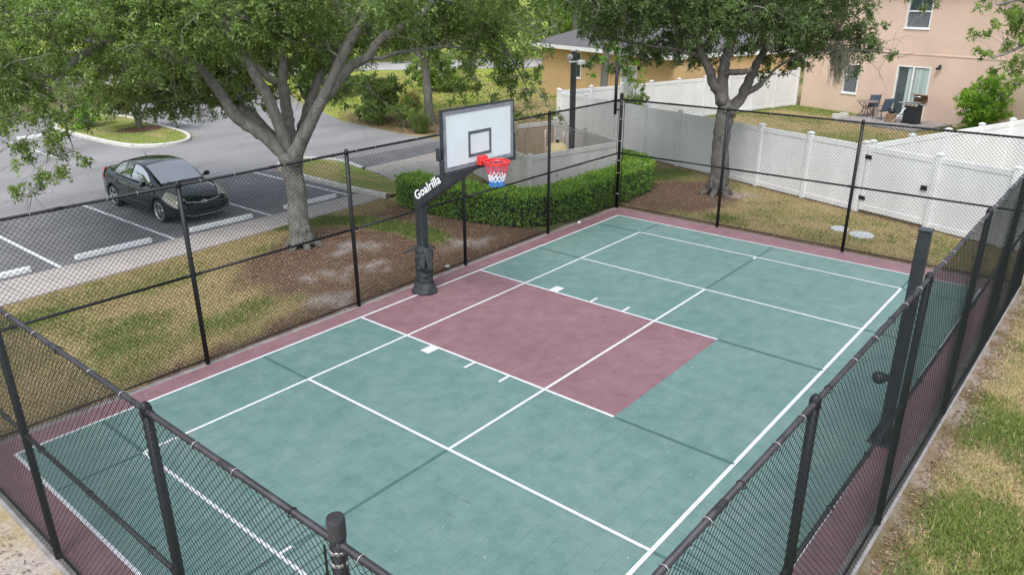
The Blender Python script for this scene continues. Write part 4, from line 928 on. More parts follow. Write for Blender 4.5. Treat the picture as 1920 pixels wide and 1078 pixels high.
def tint(N, pal, rng, clump=None, jit=.22):
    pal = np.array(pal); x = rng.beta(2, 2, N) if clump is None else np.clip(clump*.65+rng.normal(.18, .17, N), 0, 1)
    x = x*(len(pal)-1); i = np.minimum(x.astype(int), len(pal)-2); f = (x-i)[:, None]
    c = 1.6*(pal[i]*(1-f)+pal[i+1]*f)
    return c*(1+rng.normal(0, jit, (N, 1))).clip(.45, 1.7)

PAL_OAK = [(.054, .082, .028), (.098, .142, .045), (.150, .205, .066), (.215, .28, .098)]
PAL_OAK2 = [(.046, .070, .032), (.074, .110, .045), (.108, .152, .060), (.155, .205, .078)]
PAL_FAR = [(.06, .095, .028), (.10, .150, .040), (.155, .21, .055), (.23, .30, .07)]
PAL_BUSH = [(.035, .072, .014), (.072, .135, .022), (.13, .225, .035), (.21, .31, .05)]
PAL_OLIVE = [(.06, .068, .022), (.095, .1, .03), (.13, .13, .04)]

def grow(name, label, cat, limbs, blobs, leaf=(.085, .04), dens=9.0, sprigs=6, per=11, pal=PAL_OAK, bark='bark', seed=1, group=None, flare=True, droop=.15, sides=12, cap=1.0, bare=0):
    rng = np.random.default_rng(seed); b0 = limbs[0][0]
    root = thing(name, label, cat, (b0[0], b0[1], 0), group)
    tr = MB(); sk = []
    for li, L in enumerate(limbs):
        P = smooth_path(L, 5); pts = []; rad = []
        for i, p in enumerate(P):
            w = rng.normal(0, 1, 3)*min(.02, p[3]*.09); q = p[:3]+(w if 0 < i < len(P)-1 else 0)
            pts.append(q); rr = p[3]*(1+rng.normal(0, .022))
            rad.append(max(rr, .006)); sk.append((*q, rr))
        tr.tube(pts, rad, sides if L[0][3] > .1 else 7)
        if li == 0 and flare:                                    # root flare
            for a in np.linspace(0, 2*math.pi, 7)[:-1]+rng.uniform(0, 1):
                r0 = L[0][3]; c, s = math.cos(a), math.sin(a); ext = rng.uniform(1.15, 1.6)
                tr.tube(smooth_path([(b0[0]+c*r0*.42, b0[1]+s*r0*.42, .45), (b0[0]+c*r0*.62, b0[1]+s*r0*.62, .12), (b0[0]+c*r0*ext, b0[1]+s*r0*ext, -.08)], 4), [r0*.30]*4+[r0*.26]*4+[r0*.10], 7)
    tr.build('trunk', bark, root, True)
    sk = np.array(sk); T0, T1, R0, R1 = [], [], [], []; LP, LD, LC = [], [], []
    for (cx, cy, cz, rx, rz, k) in blobs:
        c = np.array((cx, cy, cz)); d = np.linalg.norm(sk[:, :3]-c, axis=1)+np.maximum(0, sk[:, 2]-cz)*.8+(sk[:, 3] > .2)*.6
        j = int(np.argmin(d)); s = sk[j, :3]; r = min(.03, sk[j, 3]*.6)
        path = [s+(c-s)*t+np.array((0, 0, .18*math.sin(math.pi*t)*min(1.2, d[j])))+(rng.normal(0, .06, 3) if 0 < t < 1 else 0) for t in (0, .25, .5, .75, 1)]
        for i in range(4): T0.append(path[i]); T1.append(path[i+1]); R0.append(r*(1-.2*i)); R1.append(r*(.8-.2*i))
        n = max(2, int(dens*k*4.19*rx*rx*rz)); u = unit(rng.normal(0, 1, (n, 3)))*(rng.random((n, 1))**(1/2.3))
        Q = c+u*np.array((rx, rx, rz))
        Q[:, 2] -= droop*.4*np.hypot(u[:, 0], u[:, 1])**2
        for q in Q:
            a = path[rng.integers(1, 5)]; m = (a+q)/2+rng.normal(0, .07, 3)
            T0 += [a, m]; T1 += [m, q]; R0 += [.007, .0045]; R1 += [.0045, .002]
        # sprigs and their leaves
        sp = rng.normal(0, 1, (n, sprigs, 3))*.75+u[:, None, :]*.8+np.array((0, 0, -droop)); sp = unit(sp)
        sl = rng.uniform(.18, .42, (n, sprigs, 1))*min(1.25, max(.55, rx))*cap
        tt = rng.random((n, sprigs, per, 1))**.8
        P = Q[:, None, None, :]+(sp*sl)[:, :, None, :]*tt+rng.normal(0, .025*cap, (n, sprigs, per, 3))
        P[..., 2] -= (tt[..., 0]**2)*droop*.35
        D = sp[:, :, None, :]*.7+rng.normal(0, .65, (n, sprigs, per, 3))+np.array((0, 0, -.15))
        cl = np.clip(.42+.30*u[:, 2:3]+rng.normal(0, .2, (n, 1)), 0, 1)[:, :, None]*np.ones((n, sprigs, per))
        LP.append(P.reshape(-1, 3)); LD.append(D.reshape(-1, 3)); LC.append(cl.ravel())
    P = np.concatenate(LP); D = np.concatenate(LD); cl = np.concatenate(LC); N = len(P)
    nr = unit(rng.normal(0, .6, (N, 3))+np.array((0, 0, .8)))
    V, F = leaf_tris(P, D, nr, leaf[0]*rng.uniform(.6, 1.4, N), leaf[1]*rng.uniform(.7, 1.3, N))
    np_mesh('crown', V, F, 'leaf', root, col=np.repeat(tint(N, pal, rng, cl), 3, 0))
    for _ in range(bare):                                        # dead grey twigs showing among the leaves
        cx, cy, cz, rx, rz, k = blobs[rng.integers(0, len(blobs))]
        if cz > 6.2: continue
        q = np.array((cx, cy, cz))+rng.normal(0, .45, 3)*np.array((rx, rx, rz)); dv = unit(rng.normal(0, 1, 3)*np.array((1, 1, .5))+np.array((-.3, -.4, -.25))); r = rng.uniform(.007, .016); L_ = rng.uniform(.12, .26)
        for i in range(6):
            e = q+dv*L_; T0.append(q); T1.append(e); R0.append(r); R1.append(r*.82)
            if i in (1, 3):
                d2 = unit(dv+rng.normal(0, .6, 3)); T0.append(e); T1.append(e+d2*L_*1.3); R0.append(r*.6); R1.append(r*.3)
            q = e; r *= .82; dv = unit(dv+rng.normal(0, .28, 3)+np.array((0, 0, -.1)))
    V, F = prisms(T0, T1, R0, R1, 3); np_mesh('twigs', V, F, 'twig', root, kind='stuff')
    global LEAVES; LEAVES += N
    return root
LEAVES = 0

# ================================================================== TREES
grow('oak_tree', 'spreading live oak with forked grey limbs standing beside the parked car', 'tree', OAK_LIMBS, OAK_BLOBS, (.086, .048), 13.5, 7, 13, PAL_OAK, 'bark', 11, bare=230)
oakb = grow('oak_tree', 'live oak with moss, its dark trunk standing behind the far court fence', 'tree', OAKB_LIMBS, OAKB_BLOBS, (.098, .054), 18.0, 7, 12, PAL_OAK2, 'bark_dark', 12, bare=60)
grow('oak_tree', 'thin-leaved tree hanging in from the right, before the peach house', 'tree', EDGE_LIMBS, EDGE_BLOBS, (.11, .06), 24, 7, 10, PAL_FAR, 'bark', 13)
# Spanish moss hanging from the far oak
rng = np.random.default_rng(5)
def moss_at(c, n, lmax, spread):
    P0, P1 = [], []
    for i in range(n):
        q = np.array(c)+rng.normal(0, 1, 3)*np.array((spread, spread, .08)); L = rng.uniform(.35, 1)*lmax; st = 6
        for j in range(st):
            e = q+np.array((rng.normal(0, .035), rng.normal(0, .035), -L/st)); P0.append(q); P1.append(e); q = e
    return P0, P1
P0, P1 = [], []
for c, n, l_, sp_ in (((14.28, -3.18, 4.05), 170, .95, .10), ((14.5, -3.05, 4.3), 60, .6, .12), ((14.1, -3.45, 3.95), 60, .6, .08), ((12.3, .3, 4.4), 25, .5, .2), ((12.0, -1.9, 4.6), 25, .5, .2)):
    a, b = moss_at(c, n, l_, sp_); P0 += a; P1 += b
V, F = prisms(P0, P1, .007, .005, 3)
np_mesh('hanging_moss', V, F, 'moss', oakb, col=np.repeat(np.array([(.32, .31, .24)])*rng.uniform(.6, 1.25, (len(P0), 1)), 6, 0), kind='stuff')

def simple_tree(x, y, h, r, label, seed, trunk_r=.22, clear=2.2, pal=PAL_FAR, leaf=(.22, .12), dens=1.2, group=None, name='tree', bark='bark', sprigs=6, per=9, cap=1.6):
    rg = random.Random(seed); limbs = [[(x, y, -.1, trunk_r*1.3), (x+rg.uniform(-.1, .1), y+rg.uniform(-.1, .1), 1.0, trunk_r), (x+rg.uniform(-.2, .2), y+rg.uniform(-.2, .2), clear, trunk_r*.9), (x+rg.uniform(-.5, .5), y+rg.uniform(-.5, .5), h*.6, trunk_r*.5), (x, y, h*.85, trunk_r*.2)]]
    for k in range(6):
        a = k*1.05+rg.uniform(-.3, .3); e = r*rg.uniform(.6, .85); limbs.append([(x, y, clear+rg.uniform(-.1, .7), trunk_r*.5), (x+math.cos(a)*e*.4, y+math.sin(a)*e*.4, clear+1.0, trunk_r*.35), (x+math.cos(a)*e, y+math.sin(a)*e, clear+1.6+rg.uniform(0, 1.6), trunk_r*.12)])
    blobs = []
    for k in range(26):
        a = rg.uniform(0, 6.28); q = r*math.sqrt(rg.random())*.9; zz = rg.uniform(clear+.3, h)*(1-.18*(q/r)**2)
        blobs.append((x+math.cos(a)*q, y+math.sin(a)*q, zz, r*rg.uniform(.26, .36), r*rg.uniform(.18, .26), 1))
    return grow(name, label, 'tree', limbs, blobs, leaf, dens, sprigs, per, pal, bark, seed, group, sides=9, cap=cap)
simple_tree(15.2, 15.4, 8.5, 5.2, 'tree with a straight grey trunk in the bed beyond the parking lot', 31, .21, 2.9, PAL_OAK, (.17, .085), 2.0, cap=1.4)
for i, (x, y, h, r, cl, lab) in enumerate((
        (-7, 36, 9, 5.5, 1.6, 'far leafy tree left of the kerbed parking island'), (2, 39, 10, 6, 1.8, 'far leafy tree straight behind the kerbed parking island'),
        (11, 37, 10, 5.5, 2.6, 'far leafy tree above the white arrow on the asphalt'), (20, 44, 11, 6.5, 2.6, 'far leafy tree behind the forked limbs of the near oak'),
        (30, 47, 11, 6.5, 2.4, 'far leafy tree at the end of the pale street'), (42, 43, 12, 7, 2.0, 'far leafy tree over the pale street above the backboard'),
        (48, 33, 12, 7, 1.8, 'far leafy tree left of the tan house roof'), (46, 24, 11, 6.5, 1.8, 'far leafy tree touching the tan house eave'), (-16, 33, 9, 5.5, 1.4, 'far leafy tree at the very left edge behind hanging leaves'))):
    simple_tree(x, y, h, r, lab, 50+i, .28, cl, PAL_FAR, (.44, .26), .36, group='trees beyond the parking lot', cap=2.4)
for i, (x, y, h, r, cl, lab) in enumerate(((42, 14, 11, 6, 1.5, 'leafy tree just behind the tan house roof'), (50, 12, 12, 7, 1.5, 'tallest leafy tree farthest behind the tan house'), (36, 22, 10, 5, 1.5, 'leafy tree beside the end of the tan house'))):
    simple_tree(x, y, h, r, lab, 70+i, .28, cl, PAL_FAR, (.44, .26), .36, group='trees behind the tan house', cap=2.4)

# low multi-stem tree on the parking island, with its mulch ring
il = [[(5.62, 24.3, 0, .09), (5.5, 24.25, .6, .06), (5.2, 24.1, 1.4, .045), (4.8, 23.9, 2.2, .02)]]
for dx, dy in ((.5, .2), (-.15, .5), (.9, -.3), (.1, -.5)): il.append([(5.62, 24.3, .02, .08), (5.62+dx*.2, 24.3+dy*.2, .6, .055), (5.62+dx*.7, 24.3+dy*.7, 1.4, .04), (5.62+dx*1.4, 24.3+dy*1.4, 2.3, .02)])
ib = [(5.62+random.uniform(-1.7, 1.7), 24.3+random.uniform(-1.5, 1.5), random.uniform(1.2, 3.1), .75, .5, 1) for _ in range(20)]
grow('island_tree', 'low multi-stemmed olive-green tree on the kerbed parking island', 'tree', il, ib, (.15, .08), 9, 6, 9, PAL_OLIVE, 'bark', 21, flare=False)
V, F = [], []
rr_ = [(5.62+1.0*math.cos(a)*(1+.1*math.sin(3*a)), 24.2+.75*math.sin(a), .07) for a in np.linspace(0, 2*math.pi, 25)[:-1]]
m_ = MB().add([(5.62, 24.25, .13)]+rr_, [(0, i+1, (i+1) % 24+1) for i in range(24)])
V = np.array(m_.v); np_mesh('mulch', V, np.array(m_.f), 'ground', col=np.tile(C_MULCH, (len(V), 1)), kind='structure')

def shrub(x, y, r, h, label, seed, pal=PAL_BUSH, leaf=(.10, .055), dens=8, cat='shrub', name='shrub', z0=.25, n=12, cap=1.0):
    rg = random.Random(seed); limbs = []
    for k in range(5):
        a = rg.uniform(0, 6.28); limbs.append([(x+.05*math.cos(a), y+.05*math.sin(a), -.06, .035), (x+.3*r*math.cos(a), y+.3*r*math.sin(a), h*.35, .025), (x+.6*r*math.cos(a), y+.6*r*math.sin(a), h*.7, .01)])
    bl = []
    for k in range(n):
        a = rg.uniform(0, 6.28); q = r*math.sqrt(rg.random())*.7; zz = z0+(h-z0-.1)*rg.random()*(1-.45*(q/r)**2)
        bl.append((x+q*math.cos(a), y+q*math.sin(a), zz+.12, r*.42, h*.2, 1))
    return grow(name, label, cat, limbs, bl, leaf, dens, 6, 9, pal, 'bark', seed, flare=False, cap=cap)
shrub(14.3, 17.9, 1.45, 2.1, 'large dark green shrub at the edge of the parking lot', 81, PAL_OAK, (.13, .07), 26)
shrub(13.9, 15.6, .95, 1.25, 'small light green shrub beside the large dark shrub', 82, PAL_FAR, (.11, .055), 26)
shrub(4.6, 26.9, .85, 1.5, 'bright green upright shrub at the back of the parking island', 83, [(.08, .17, .02), (.14, .27, .03), (.2, .36, .05)], (.22, .06), 22)
shrub(27.75, -5.15, 1.2, 2.35, 'rounded bright green bush against the peach house wall', 84, [(.06, .115, .018), (.12, .21, .03), (.2, .32, .05), (.27, .4, .07)], (.12, .075), 22, n=20)
shrub(20.4, 6.6+.9, .9, 2.7, 'pale green shrub rising above the back vinyl fence', 85, PAL_FAR, (.13, .07), 14)
shrub(24.5, 24.5, 2.2, 2.0, 'broad yellow-green shrub on the far lawn', 86, PAL_FAR, (.2, .12), 7)
shrub(19.0, 27.5, 2.4, 2.3, 'rounded shrub on the far lawn beside the lot edge', 87, PAL_OAK, (.2, .12), 7)
def tuft(x, y, h, n, label, seed, c):
    rg = np.random.default_rng(seed); a = rg.uniform(0, 2*math.pi, n); l_ = h*rg.uniform(.6, 1.1, n); lean = rg.uniform(.1, .75, n)
    d = np.stack([np.cos(a)*lean, np.sin(a)*lean, np.ones(n)], -1); P = np.stack([x+.12*rg.normal(0, 1, n), y+.12*rg.normal(0, 1, n), np.full(n, -.05)], -1)
    V, F = leaf_quads(P, d, np.stack([np.cos(a), np.sin(a), -lean], -1), l_, np.full(n, .03))
    o = np_mesh('grass_clump', V, F, 'grass', col=np.repeat(np.array(c)*rg.uniform(.6, 1.35, (n, 1)), 4, 0)); return tag(o, label, 'ornamental grass')
tuft(13.3, 14.0, .95, 900, 'rounded green grass clump at the foot of the grey trunk', 1, (.16, .21, .07))
tuft(16.4, 17.9, 1.3, 900, 'tall straw-coloured grass clump left of the grey trunk', 2, (.40, .30, .13))
tuft(15.0, 13.0, .9, 700, 'straw-coloured grass clump right of the grey trunk', 3, (.36, .27, .11))
tuft(14.9, 18.6, 1.0, 700, 'loose tan grass clump behind the dark shrub', 4, (.36, .25, .13))

# ivy-hung trunk behind the back fence
it = [[(19.55, 8.55, 0, .2), (19.5, 8.5, 2.0, .17), (19.45, 8.45, 3.6, .15), (19.2, 8.4, 5.2, .1)]]
ib = [(19.3, 8.65, 2.9, .22, .5, 1), (19.0, 8.8, 2.6, .16, .4, 1), (19.95, 8.1, 3.1, .38, .38, 1.1), (20.3, 7.9, 2.75, .26, .42, 1), (19.6, 8.4, 3.6, .5, .3, 1), (20.6, 7.7, 2.9, .2, .3, .8)]
grow('ivy_trunk', 'grey trunk hung with bright green vines behind the back vinyl fence', 'tree', it, ib, (.11, .085), 26, 6, 9, [(.05, .12, .012), (.09, .2, .02), (.14, .28, .03)], 'bark', 33, flare=False)

# ================================================================== HEDGE
def hedge(label, path, w, h, seed, density=1150):
    rg = np.random.default_rng(seed); P = np.array([p[:2] for p in smooth_path(path, 6)]); root = thing('hedge', label, 'hedge', (*path[0], 0))
    seg = np.linalg.norm(np.diff(P, axis=0), axis=1); cum = np.r_[0, np.cumsum(seg)]; L = cum[-1]
    def at(s):
        i = np.clip(np.searchsorted(cum, s)-1, 0, len(seg)-1); f = (s-cum[i])/seg[i]; t = (P[i+1]-P[i])/seg[i][:, None]
        return P[i]+(P[i+1]-P[i])*f[:, None], t
    # near-black filler block added inside the leaves so the hedge isn't see-through
    ss = np.linspace(.12, L-.12, 60); c, t = at(ss); n = np.stack([-t[:, 1], t[:, 0]], -1); v = []
    k = (w/2-.13); prof = [(-k, -.05), (-k*1.02, h-.22), (-k*.8, h-.13), (k*.8, h-.13), (k*1.02, h-.22), (k, -.05)]
    for i in range(60):
        for o, z in prof: v.append((c[i, 0]+n[i, 0]*o, c[i, 1]+n[i, 1]*o, z))
    MB().add(v, [(i*6+j, i*6+j+1, (i+1)*6+j+1, (i+1)*6+j) for i in range(59) for j in range(5)]+[tuple(range(6)), tuple(range(354, 360))[::-1]]).build('dark_filler', 'hedge_core', root)
    # leaves on the two sides, the top and both ends
    NS = int(L*(2*h+w)*density); s = rg.uniform(0, L, NS); u = rg.uniform(0, 2*h+w, NS); c, t = at(s); n = np.stack([-t[:, 1], t[:, 0]], -1)
    side = np.where(u < h, -1, np.where(u > h+w, 1, 0)); top = side == 0
    o = np.where(top, u-h-w/2, side*w/2); z = np.where(top, h, np.where(u < h, u, u-h-w)); 
    bump = (fbm(s*2.1+seed, z*2.1)-.5)*.16+(fbm(s*7, z*7+o*5, 2)-.5)*.10
    depth = rg.uniform(0, .15, NS)-bump-np.where(rg.random(NS) < .05, rg.exponential(.05, NS), 0)
    o2 = np.where(top, o, side*(w/2-depth)); z2 = np.where(top, h-depth+(fbm(s*1.6, o*1.6+7)-.5)*.1, z)
    nrm = np.where(top[:, None], np.array((0, 0, 1.)), np.concatenate([n*side[:, None], np.zeros((NS, 1))], 1))
    Pp = np.concatenate([c+n*o2[:, None], z2[:, None]], 1)
    for e0, sg in ((0, -1), (L, 1)):
        ne = int(w*h*density); ce, te = at(np.full(ne, max(1e-3, min(L-1e-3, e0)))); n_e = np.stack([-te[:, 1], te[:, 0]], -1)
        oo = rg.uniform(-w/2, w/2, ne); ze = rg.uniform(0, h, ne); q = ce+n_e*oo[:, None]+te*sg*(rg.uniform(-.1, .06, ne))[:, None]
        Pp = np.concatenate([Pp, np.c_[q, ze]]); nrm = np.concatenate([nrm, np.c_[te*sg, np.zeros(ne)]])
    N = len(Pp); d = rg.normal(0, .7, (N, 3))+nrm*.5+np.array((0, 0, .35)); nn = unit(nrm*.8+rg.normal(0, .55, (N, 3))+np.array((0, 0, .3)))
    V, F = leaf_quads(Pp, d, nn, rg.uniform(.045, .10, N), rg.uniform(.03, .055, N))
    top_mix = np.clip(.55+.6*sstep(h*.72, h*1.0, Pp[:, 2])+rg.normal(0, .12, N), 0, 1)      # leaves shift to the paler end of the palette near the top
    np_mesh('foliage', V, F, 'leaf', root, col=np.repeat(tint(N, PAL_BUSH, rg, top_mix), 4, 0))
hedge('clipped green box hedge wrapping the vinyl screen outside the court corner', [(4.72, 5.55), (4.62, 4.3), (4.85, 2.5), (5.3, 1.5), (6.2, 1.15), (8.2, 1.08), (10.2, 1.12), (10.9, 1.5), (11.25, 2.3), (11.65, 3.4)], .86, .86, 3)

# ================================================================== GRASS, LITTER
def blades(name, boxes, label, green_up=1.0, seed=1):
    rg = np.random.default_rng(seed); VV, CC = [], []
    for (x0, x1, y0, y1, dens, hh, ww, z, keep) in boxes:
        n = int((x1-x0)*(y1-y0)*dens); x = rg.uniform(x0, x1, n); y = rg.uniform(y0, y1, n)
        g, m, s, n3 = zones(x, y); ok = (rg.random(n) > np.maximum(m*.93, s*.9))
        if keep is not None: ok &= keep(x, y)
        x, y, g, n3 = x[ok], y[ok], g[ok], n3[ok]; n = len(x)
        a = rg.uniform(0, 2*math.pi, n); l_ = hh*rg.uniform(.5, 1.25, n)*(.7+.6*g); lean = rg.uniform(.2, 1.3, n); w = ww*rg.uniform(.7, 1.3, n)
        d = np.stack([np.cos(a)*lean, np.sin(a)*lean, np.ones(n)], -1)/np.sqrt(1+lean**2)[:, None]; b = np.stack([x, y, np.full(n, z)], -1)
        sd_ = np.stack([-np.sin(a), np.cos(a), np.zeros(n)], -1)*w[:, None]*.5
        VV.append(np.stack([b-sd_, b+sd_, b+d*l_[:, None]], 1).reshape(-1, 3))
        isg = rg.random(n) < np.clip(.10+.85*g, 0, 1)
        c = np.where(isg[:, None], np.array((.14, .19, .045))*green_up, np.array((.40, .315, .17)))*rg.uniform(.55, 1.45, (n, 1))
        CC.append(np.repeat(c, 3, 0))
    V = np.concatenate(VV); o = np_mesh(name, V, np.arange(len(V)).reshape(-1, 3), 'grass', col=np.concatenate(CC))
    return tag(o, label, 'grass', kind='stuff')
lwx = lambda y: 14.0+0.308*y
blades('grass', [(-9, 4.6, .68, 6.5, 1500, .07, .014, GZ, lambda x, y: y < 5.98+0.055*(x+6))], 'patchy dry and green lawn between court and walk', seed=1)
blades('grass', [(8.32, 15.5, -9.5, 4.5, 850, .07, .016, GZ, lambda x, y: (x < lwx(y)-.05) & ~((y > .6) & (x < 11.6)))], 'dry brown-green lawn before the white fence', seed=2)
blades('grass', [(-4.0, 8, -12.2, -9.55, 2400, .07, .012, GZ, None), (-10.5, -8.25, -6, 1, 500, .04, .008, GZ, None)], 'worn grass strip outside the side fence', seed=3)
blades('grass', [(12, 32, -6, 9.5, 230, .09, .022, GZ, lambda x, y: (x > lwx(y)+.1) & (y < 8.9-.302*(x-16.75)) & (x < 32.2-.333*(4.1-y)))], 'dry yellow-green back yard of the peach house', 1.35, seed=4)
blades('grass', [(3.4, 6.8, 20.2, 29, 260, .08, .02, .05, lambda x, y: ~((np.hypot((x-5.62)/1.0, (y-24.25)/.75) < 1)) & (np.abs(x-5.1)/1.55 < np.minimum(1, (y-19.9)/1.2+.35))), (4.8, 6.6, 6.8, 13.0, 500, .06, .012, .03, lambda x, y: (x < 5.75+.16*(y-6.6)) & (x > 4.78))], 'green turf on the kerbed parking islands', 1.9, seed=5)
blades('grass', [(13.2, 34, 11, 36, 70, .14, .05, GZ, lambda x, y: x > 13+.2*np.maximum(0, y-14.5))], 'bright lawn beyond the parking lot', 1.7, seed=6)

def litter(boxes, seed, pal, name, label, size=(.02, .06), flat=.35):
    rg = np.random.default_rng(seed); PP = []; 
    for (x0, x1, y0, y1, dens, z, mode) in boxes:
        n = int((x1-x0)*(y1-y0)*dens); x = rg.uniform(x0, x1, n); y = rg.uniform(y0, y1, n)
        if mode == 'mulch':
            g, m, s, n3 = zones(x, y); ok = rg.random(n) < np.clip(m*.95+.04-s*.5, 0, 1)
        elif mode == 'edge':
            ok = rg.random(n) < np.exp(-np.minimum.reduce([np.abs(y-.42), np.abs(x-8.05), np.abs(y+9.22)+.1])/.22)
        else: ok = np.ones(n, bool)
        PP.append(np.stack([x[ok], y[ok], np.full(ok.sum(), z)], -1))
    P = np.concatenate(PP); N = len(P); a = rg.uniform(0, 2*math.pi, N); d = np.stack([np.cos(a), np.sin(a), rg.uniform(0, flat, N)], -1)
    nr = unit(np.stack([rg.normal(0, flat, N), rg.normal(0, flat, N), np.ones(N)], -1)); l_ = rg.uniform(size[0], size[1], N)
    P[:, 2] += rg.uniform(.002, .012, N)
    V, F = leaf_quads(P, d, nr, l_, l_*rg.uniform(.25, .5, N)); pal = np.array(pal)
    o = np_mesh(name, V, F, 'litter', col=np.repeat(pal[rg.integers(0, len(pal), N)]*rg.uniform(.6, 1.4, (N, 1)), 4, 0)); return tag(o, label, 'leaf litter', kind='stuff')
BR = [(.17, .10, .066), (.22, .14, .09), (.12, .07, .048), (.28, .19, .125), (.19, .11, .07), (.32, .24, .17)]
litter([(-9, 5, .64, 6.3, 620, GZ+.012, 'mulch'), (8.3, 13, -9.4, 2.4, 520, GZ+.012, 'mulch'), (-4, 9, -10.6, -9.45, 1200, GZ+.012, 'mulch'), (-10.5, -8.2, -6, 1, 160, GZ+.012, 'any'), (-8, 8.2, .52, .68, 260, GZ+.03, 'any')], 9, BR, 'leaf_litter', 'brown bark mulch and fallen leaves round the court', (.022, .066))
litter([(-7.9, 8, -9.2, .4, 5, .001, 'any'), (-7.9, 8.0, -9.2, .42, 60, .001, 'edge')], 10, [(.55, .50, .42), (.62, .6, .56), (.35, .25, .15), (.5, .42, .3)], 'fallen_leaves', 'tiny pale leaves scattered over the court tiles', (.010, .032), .2)
litter([(-12, 5, 7.6, 13, 5, GZ+.013, 'any'), (-9, 4.5, 6.2, 7.5, 6, -.011, 'any')], 12, BR, 'fallen_leaves', 'small brown leaves scattered over the parking lot and walk', (.02, .05), .2)

# ================================================================== HOUSES
class Wall:
    """a vertical wall plane: s along it, o out of it towards the court, z up"""
    def __init__(s, A, B):
        s.A = np.array(A, float); d = np.array(B, float)-s.A; s.t = d/np.linalg.norm(d); s.n = np.array((s.t[1], -s.t[0]))
        if s.n[0] > 0: s.n = -s.n
        s.R = Matrix(((s.t[0], s.n[0], 0), (s.t[1], s.n[1], 0), (0, 0, 1)))
    def p(s, a, o, z): q = s.A+s.t*a+s.n*o; return (q[0], q[1], z)
    def box(s, a0, a1, o0, o1, z0, z1, b=0.0, mb=None): return (mb or MB()).box(s.p((a0+a1)/2, (o0+o1)/2, (z0+z1)/2), (a1-a0, o1-o0, z1-z0), s.R, b)
    def wall_with_holes(s, a0, a1, z0, z1, holes, th=.2):
        As = sorted({a0, a1, *[h[0] for h in holes], *[h[1] for h in holes]}); Zs = sorted({z0, z1, *[h[2] for h in holes], *[h[3] for h in holes]}); mb = MB()
        for i in range(len(As)-1):
            for j in range(len(Zs)-1):
                am, zm = (As[i]+As[i+1])/2, (Zs[j]+Zs[j+1])/2
                if any(h[0] < am < h[1] and h[2] < zm < h[3] for h in holes): continue
                mb.add([s.p(As[i], 0, Zs[j]), s.p(As[i+1], 0, Zs[j]), s.p(As[i+1], 0, Zs[j+1]), s.p(As[i], 0, Zs[j+1])], [(0, 1, 2, 3)])
        for h in holes:                                          # reveals
            c = [(h[0], h[2]), (h[1], h[2]), (h[1], h[3]), (h[0], h[3])]
            for k in range(4):
                (x0, y0), (x1, y1) = c[k], c[(k+1) % 4]; mb.add([s.p(x0, 0, y0), s.p(x1, 0, y1), s.p(x1, -th, y1), s.p(x0, -th, y0)], [(0, 1, 2, 3)])
        return mb
    def window(s, a0, a1, z0, z1, root, mid=None, screen=True, name='window'):
        f = MB(); w = .055
        for q in ((a0, a1, z1-w, z1), (a0, a1, z0, z0+w), (a0, a0+w, z0+w, z1-w), (a1-w, a1, z0+w, z1-w)): s.box(q[0], q[1], -.10, .012, q[2], q[3], mb=f)
        if mid: s.box(a0+w, a1-w, -.09, -.01, mid-.03, mid+.03, mb=f)
        fo = f.build(name, 'white_paint', root)
        m2 = mid or z1
        s.box(a0+w, a1-w, -.075, -.065, z0+w, m2-.03).build('pane', 'screen' if screen else 'glass', fo)
        if mid: s.box(a0+w, a1-w, -.075, -.065, mid+.03, z1-w).build('pane', 'glass', fo)
        s.box(a0-.03, a1+.03, -.02, .045, z0-.05, z0-.002, b=.006).build('sill', 'white_paint', fo)
        return fo

W = Wall((32.3, 4.1), (29.4, -4.6))
hs_ = thing('peach_house', 'two-storey peach stucco house with white window frames', 'house', W.p(0, 0, 0))
holes = [(2.42, 3.28, .90, 2.32), (5.25, 6.92, .10, 2.46), (5.26, 6.46, 4.13, 5.66)]
W.wall_with_holes(0, 15, -.1, 6.2, holes).build('wall', 'stucco_peach', hs_)
sidew = MB(); sidew.add([W.p(0, 0, -.1), W.p(0, -9, -.1), W.p(0, -9, 6.2), W.p(0, 0, 6.2)], [(0, 1, 2, 3)]); sidew.add([W.p(15, 0, -.1), W.p(15, -9, -.1), W.p(15, -9, 6.2), W.p(15, 0, 6.2)], [(0, 1, 2, 3)])
sidew.add([W.p(0, -9, -.1), W.p(15, -9, -.1), W.p(15, -9, 6.2), W.p(0, -9, 6.2)], [(0, 1, 2, 3)]); sidew.build('wall', 'stucco_peach', hs_)
W.box(-.01, 15, -.01, .022, 2.97, 3.03, b=.004).build('string_course', 'stucco_peach', hs_)
rf = MB(); e = .5
rf.add([W.p(-e, e, 6.2), W.p(15+e, e, 6.2), W.p(15+e, -9-e, 6.2), W.p(-e, -9-e, 6.2), W.p(4, -4.5, 8.4), W.p(11, -4.5, 8.4)], [(0, 1, 5, 4), (1, 2, 5), (2, 3, 4, 5), (3, 0, 4), (3, 2, 1, 0)]).build('roof', 'shingle', hs_)
W.window(2.42, 3.28, .90, 2.32, hs_, 1.78); W.window(5.26, 6.46, 4.13, 5.66, hs_, 4.88)
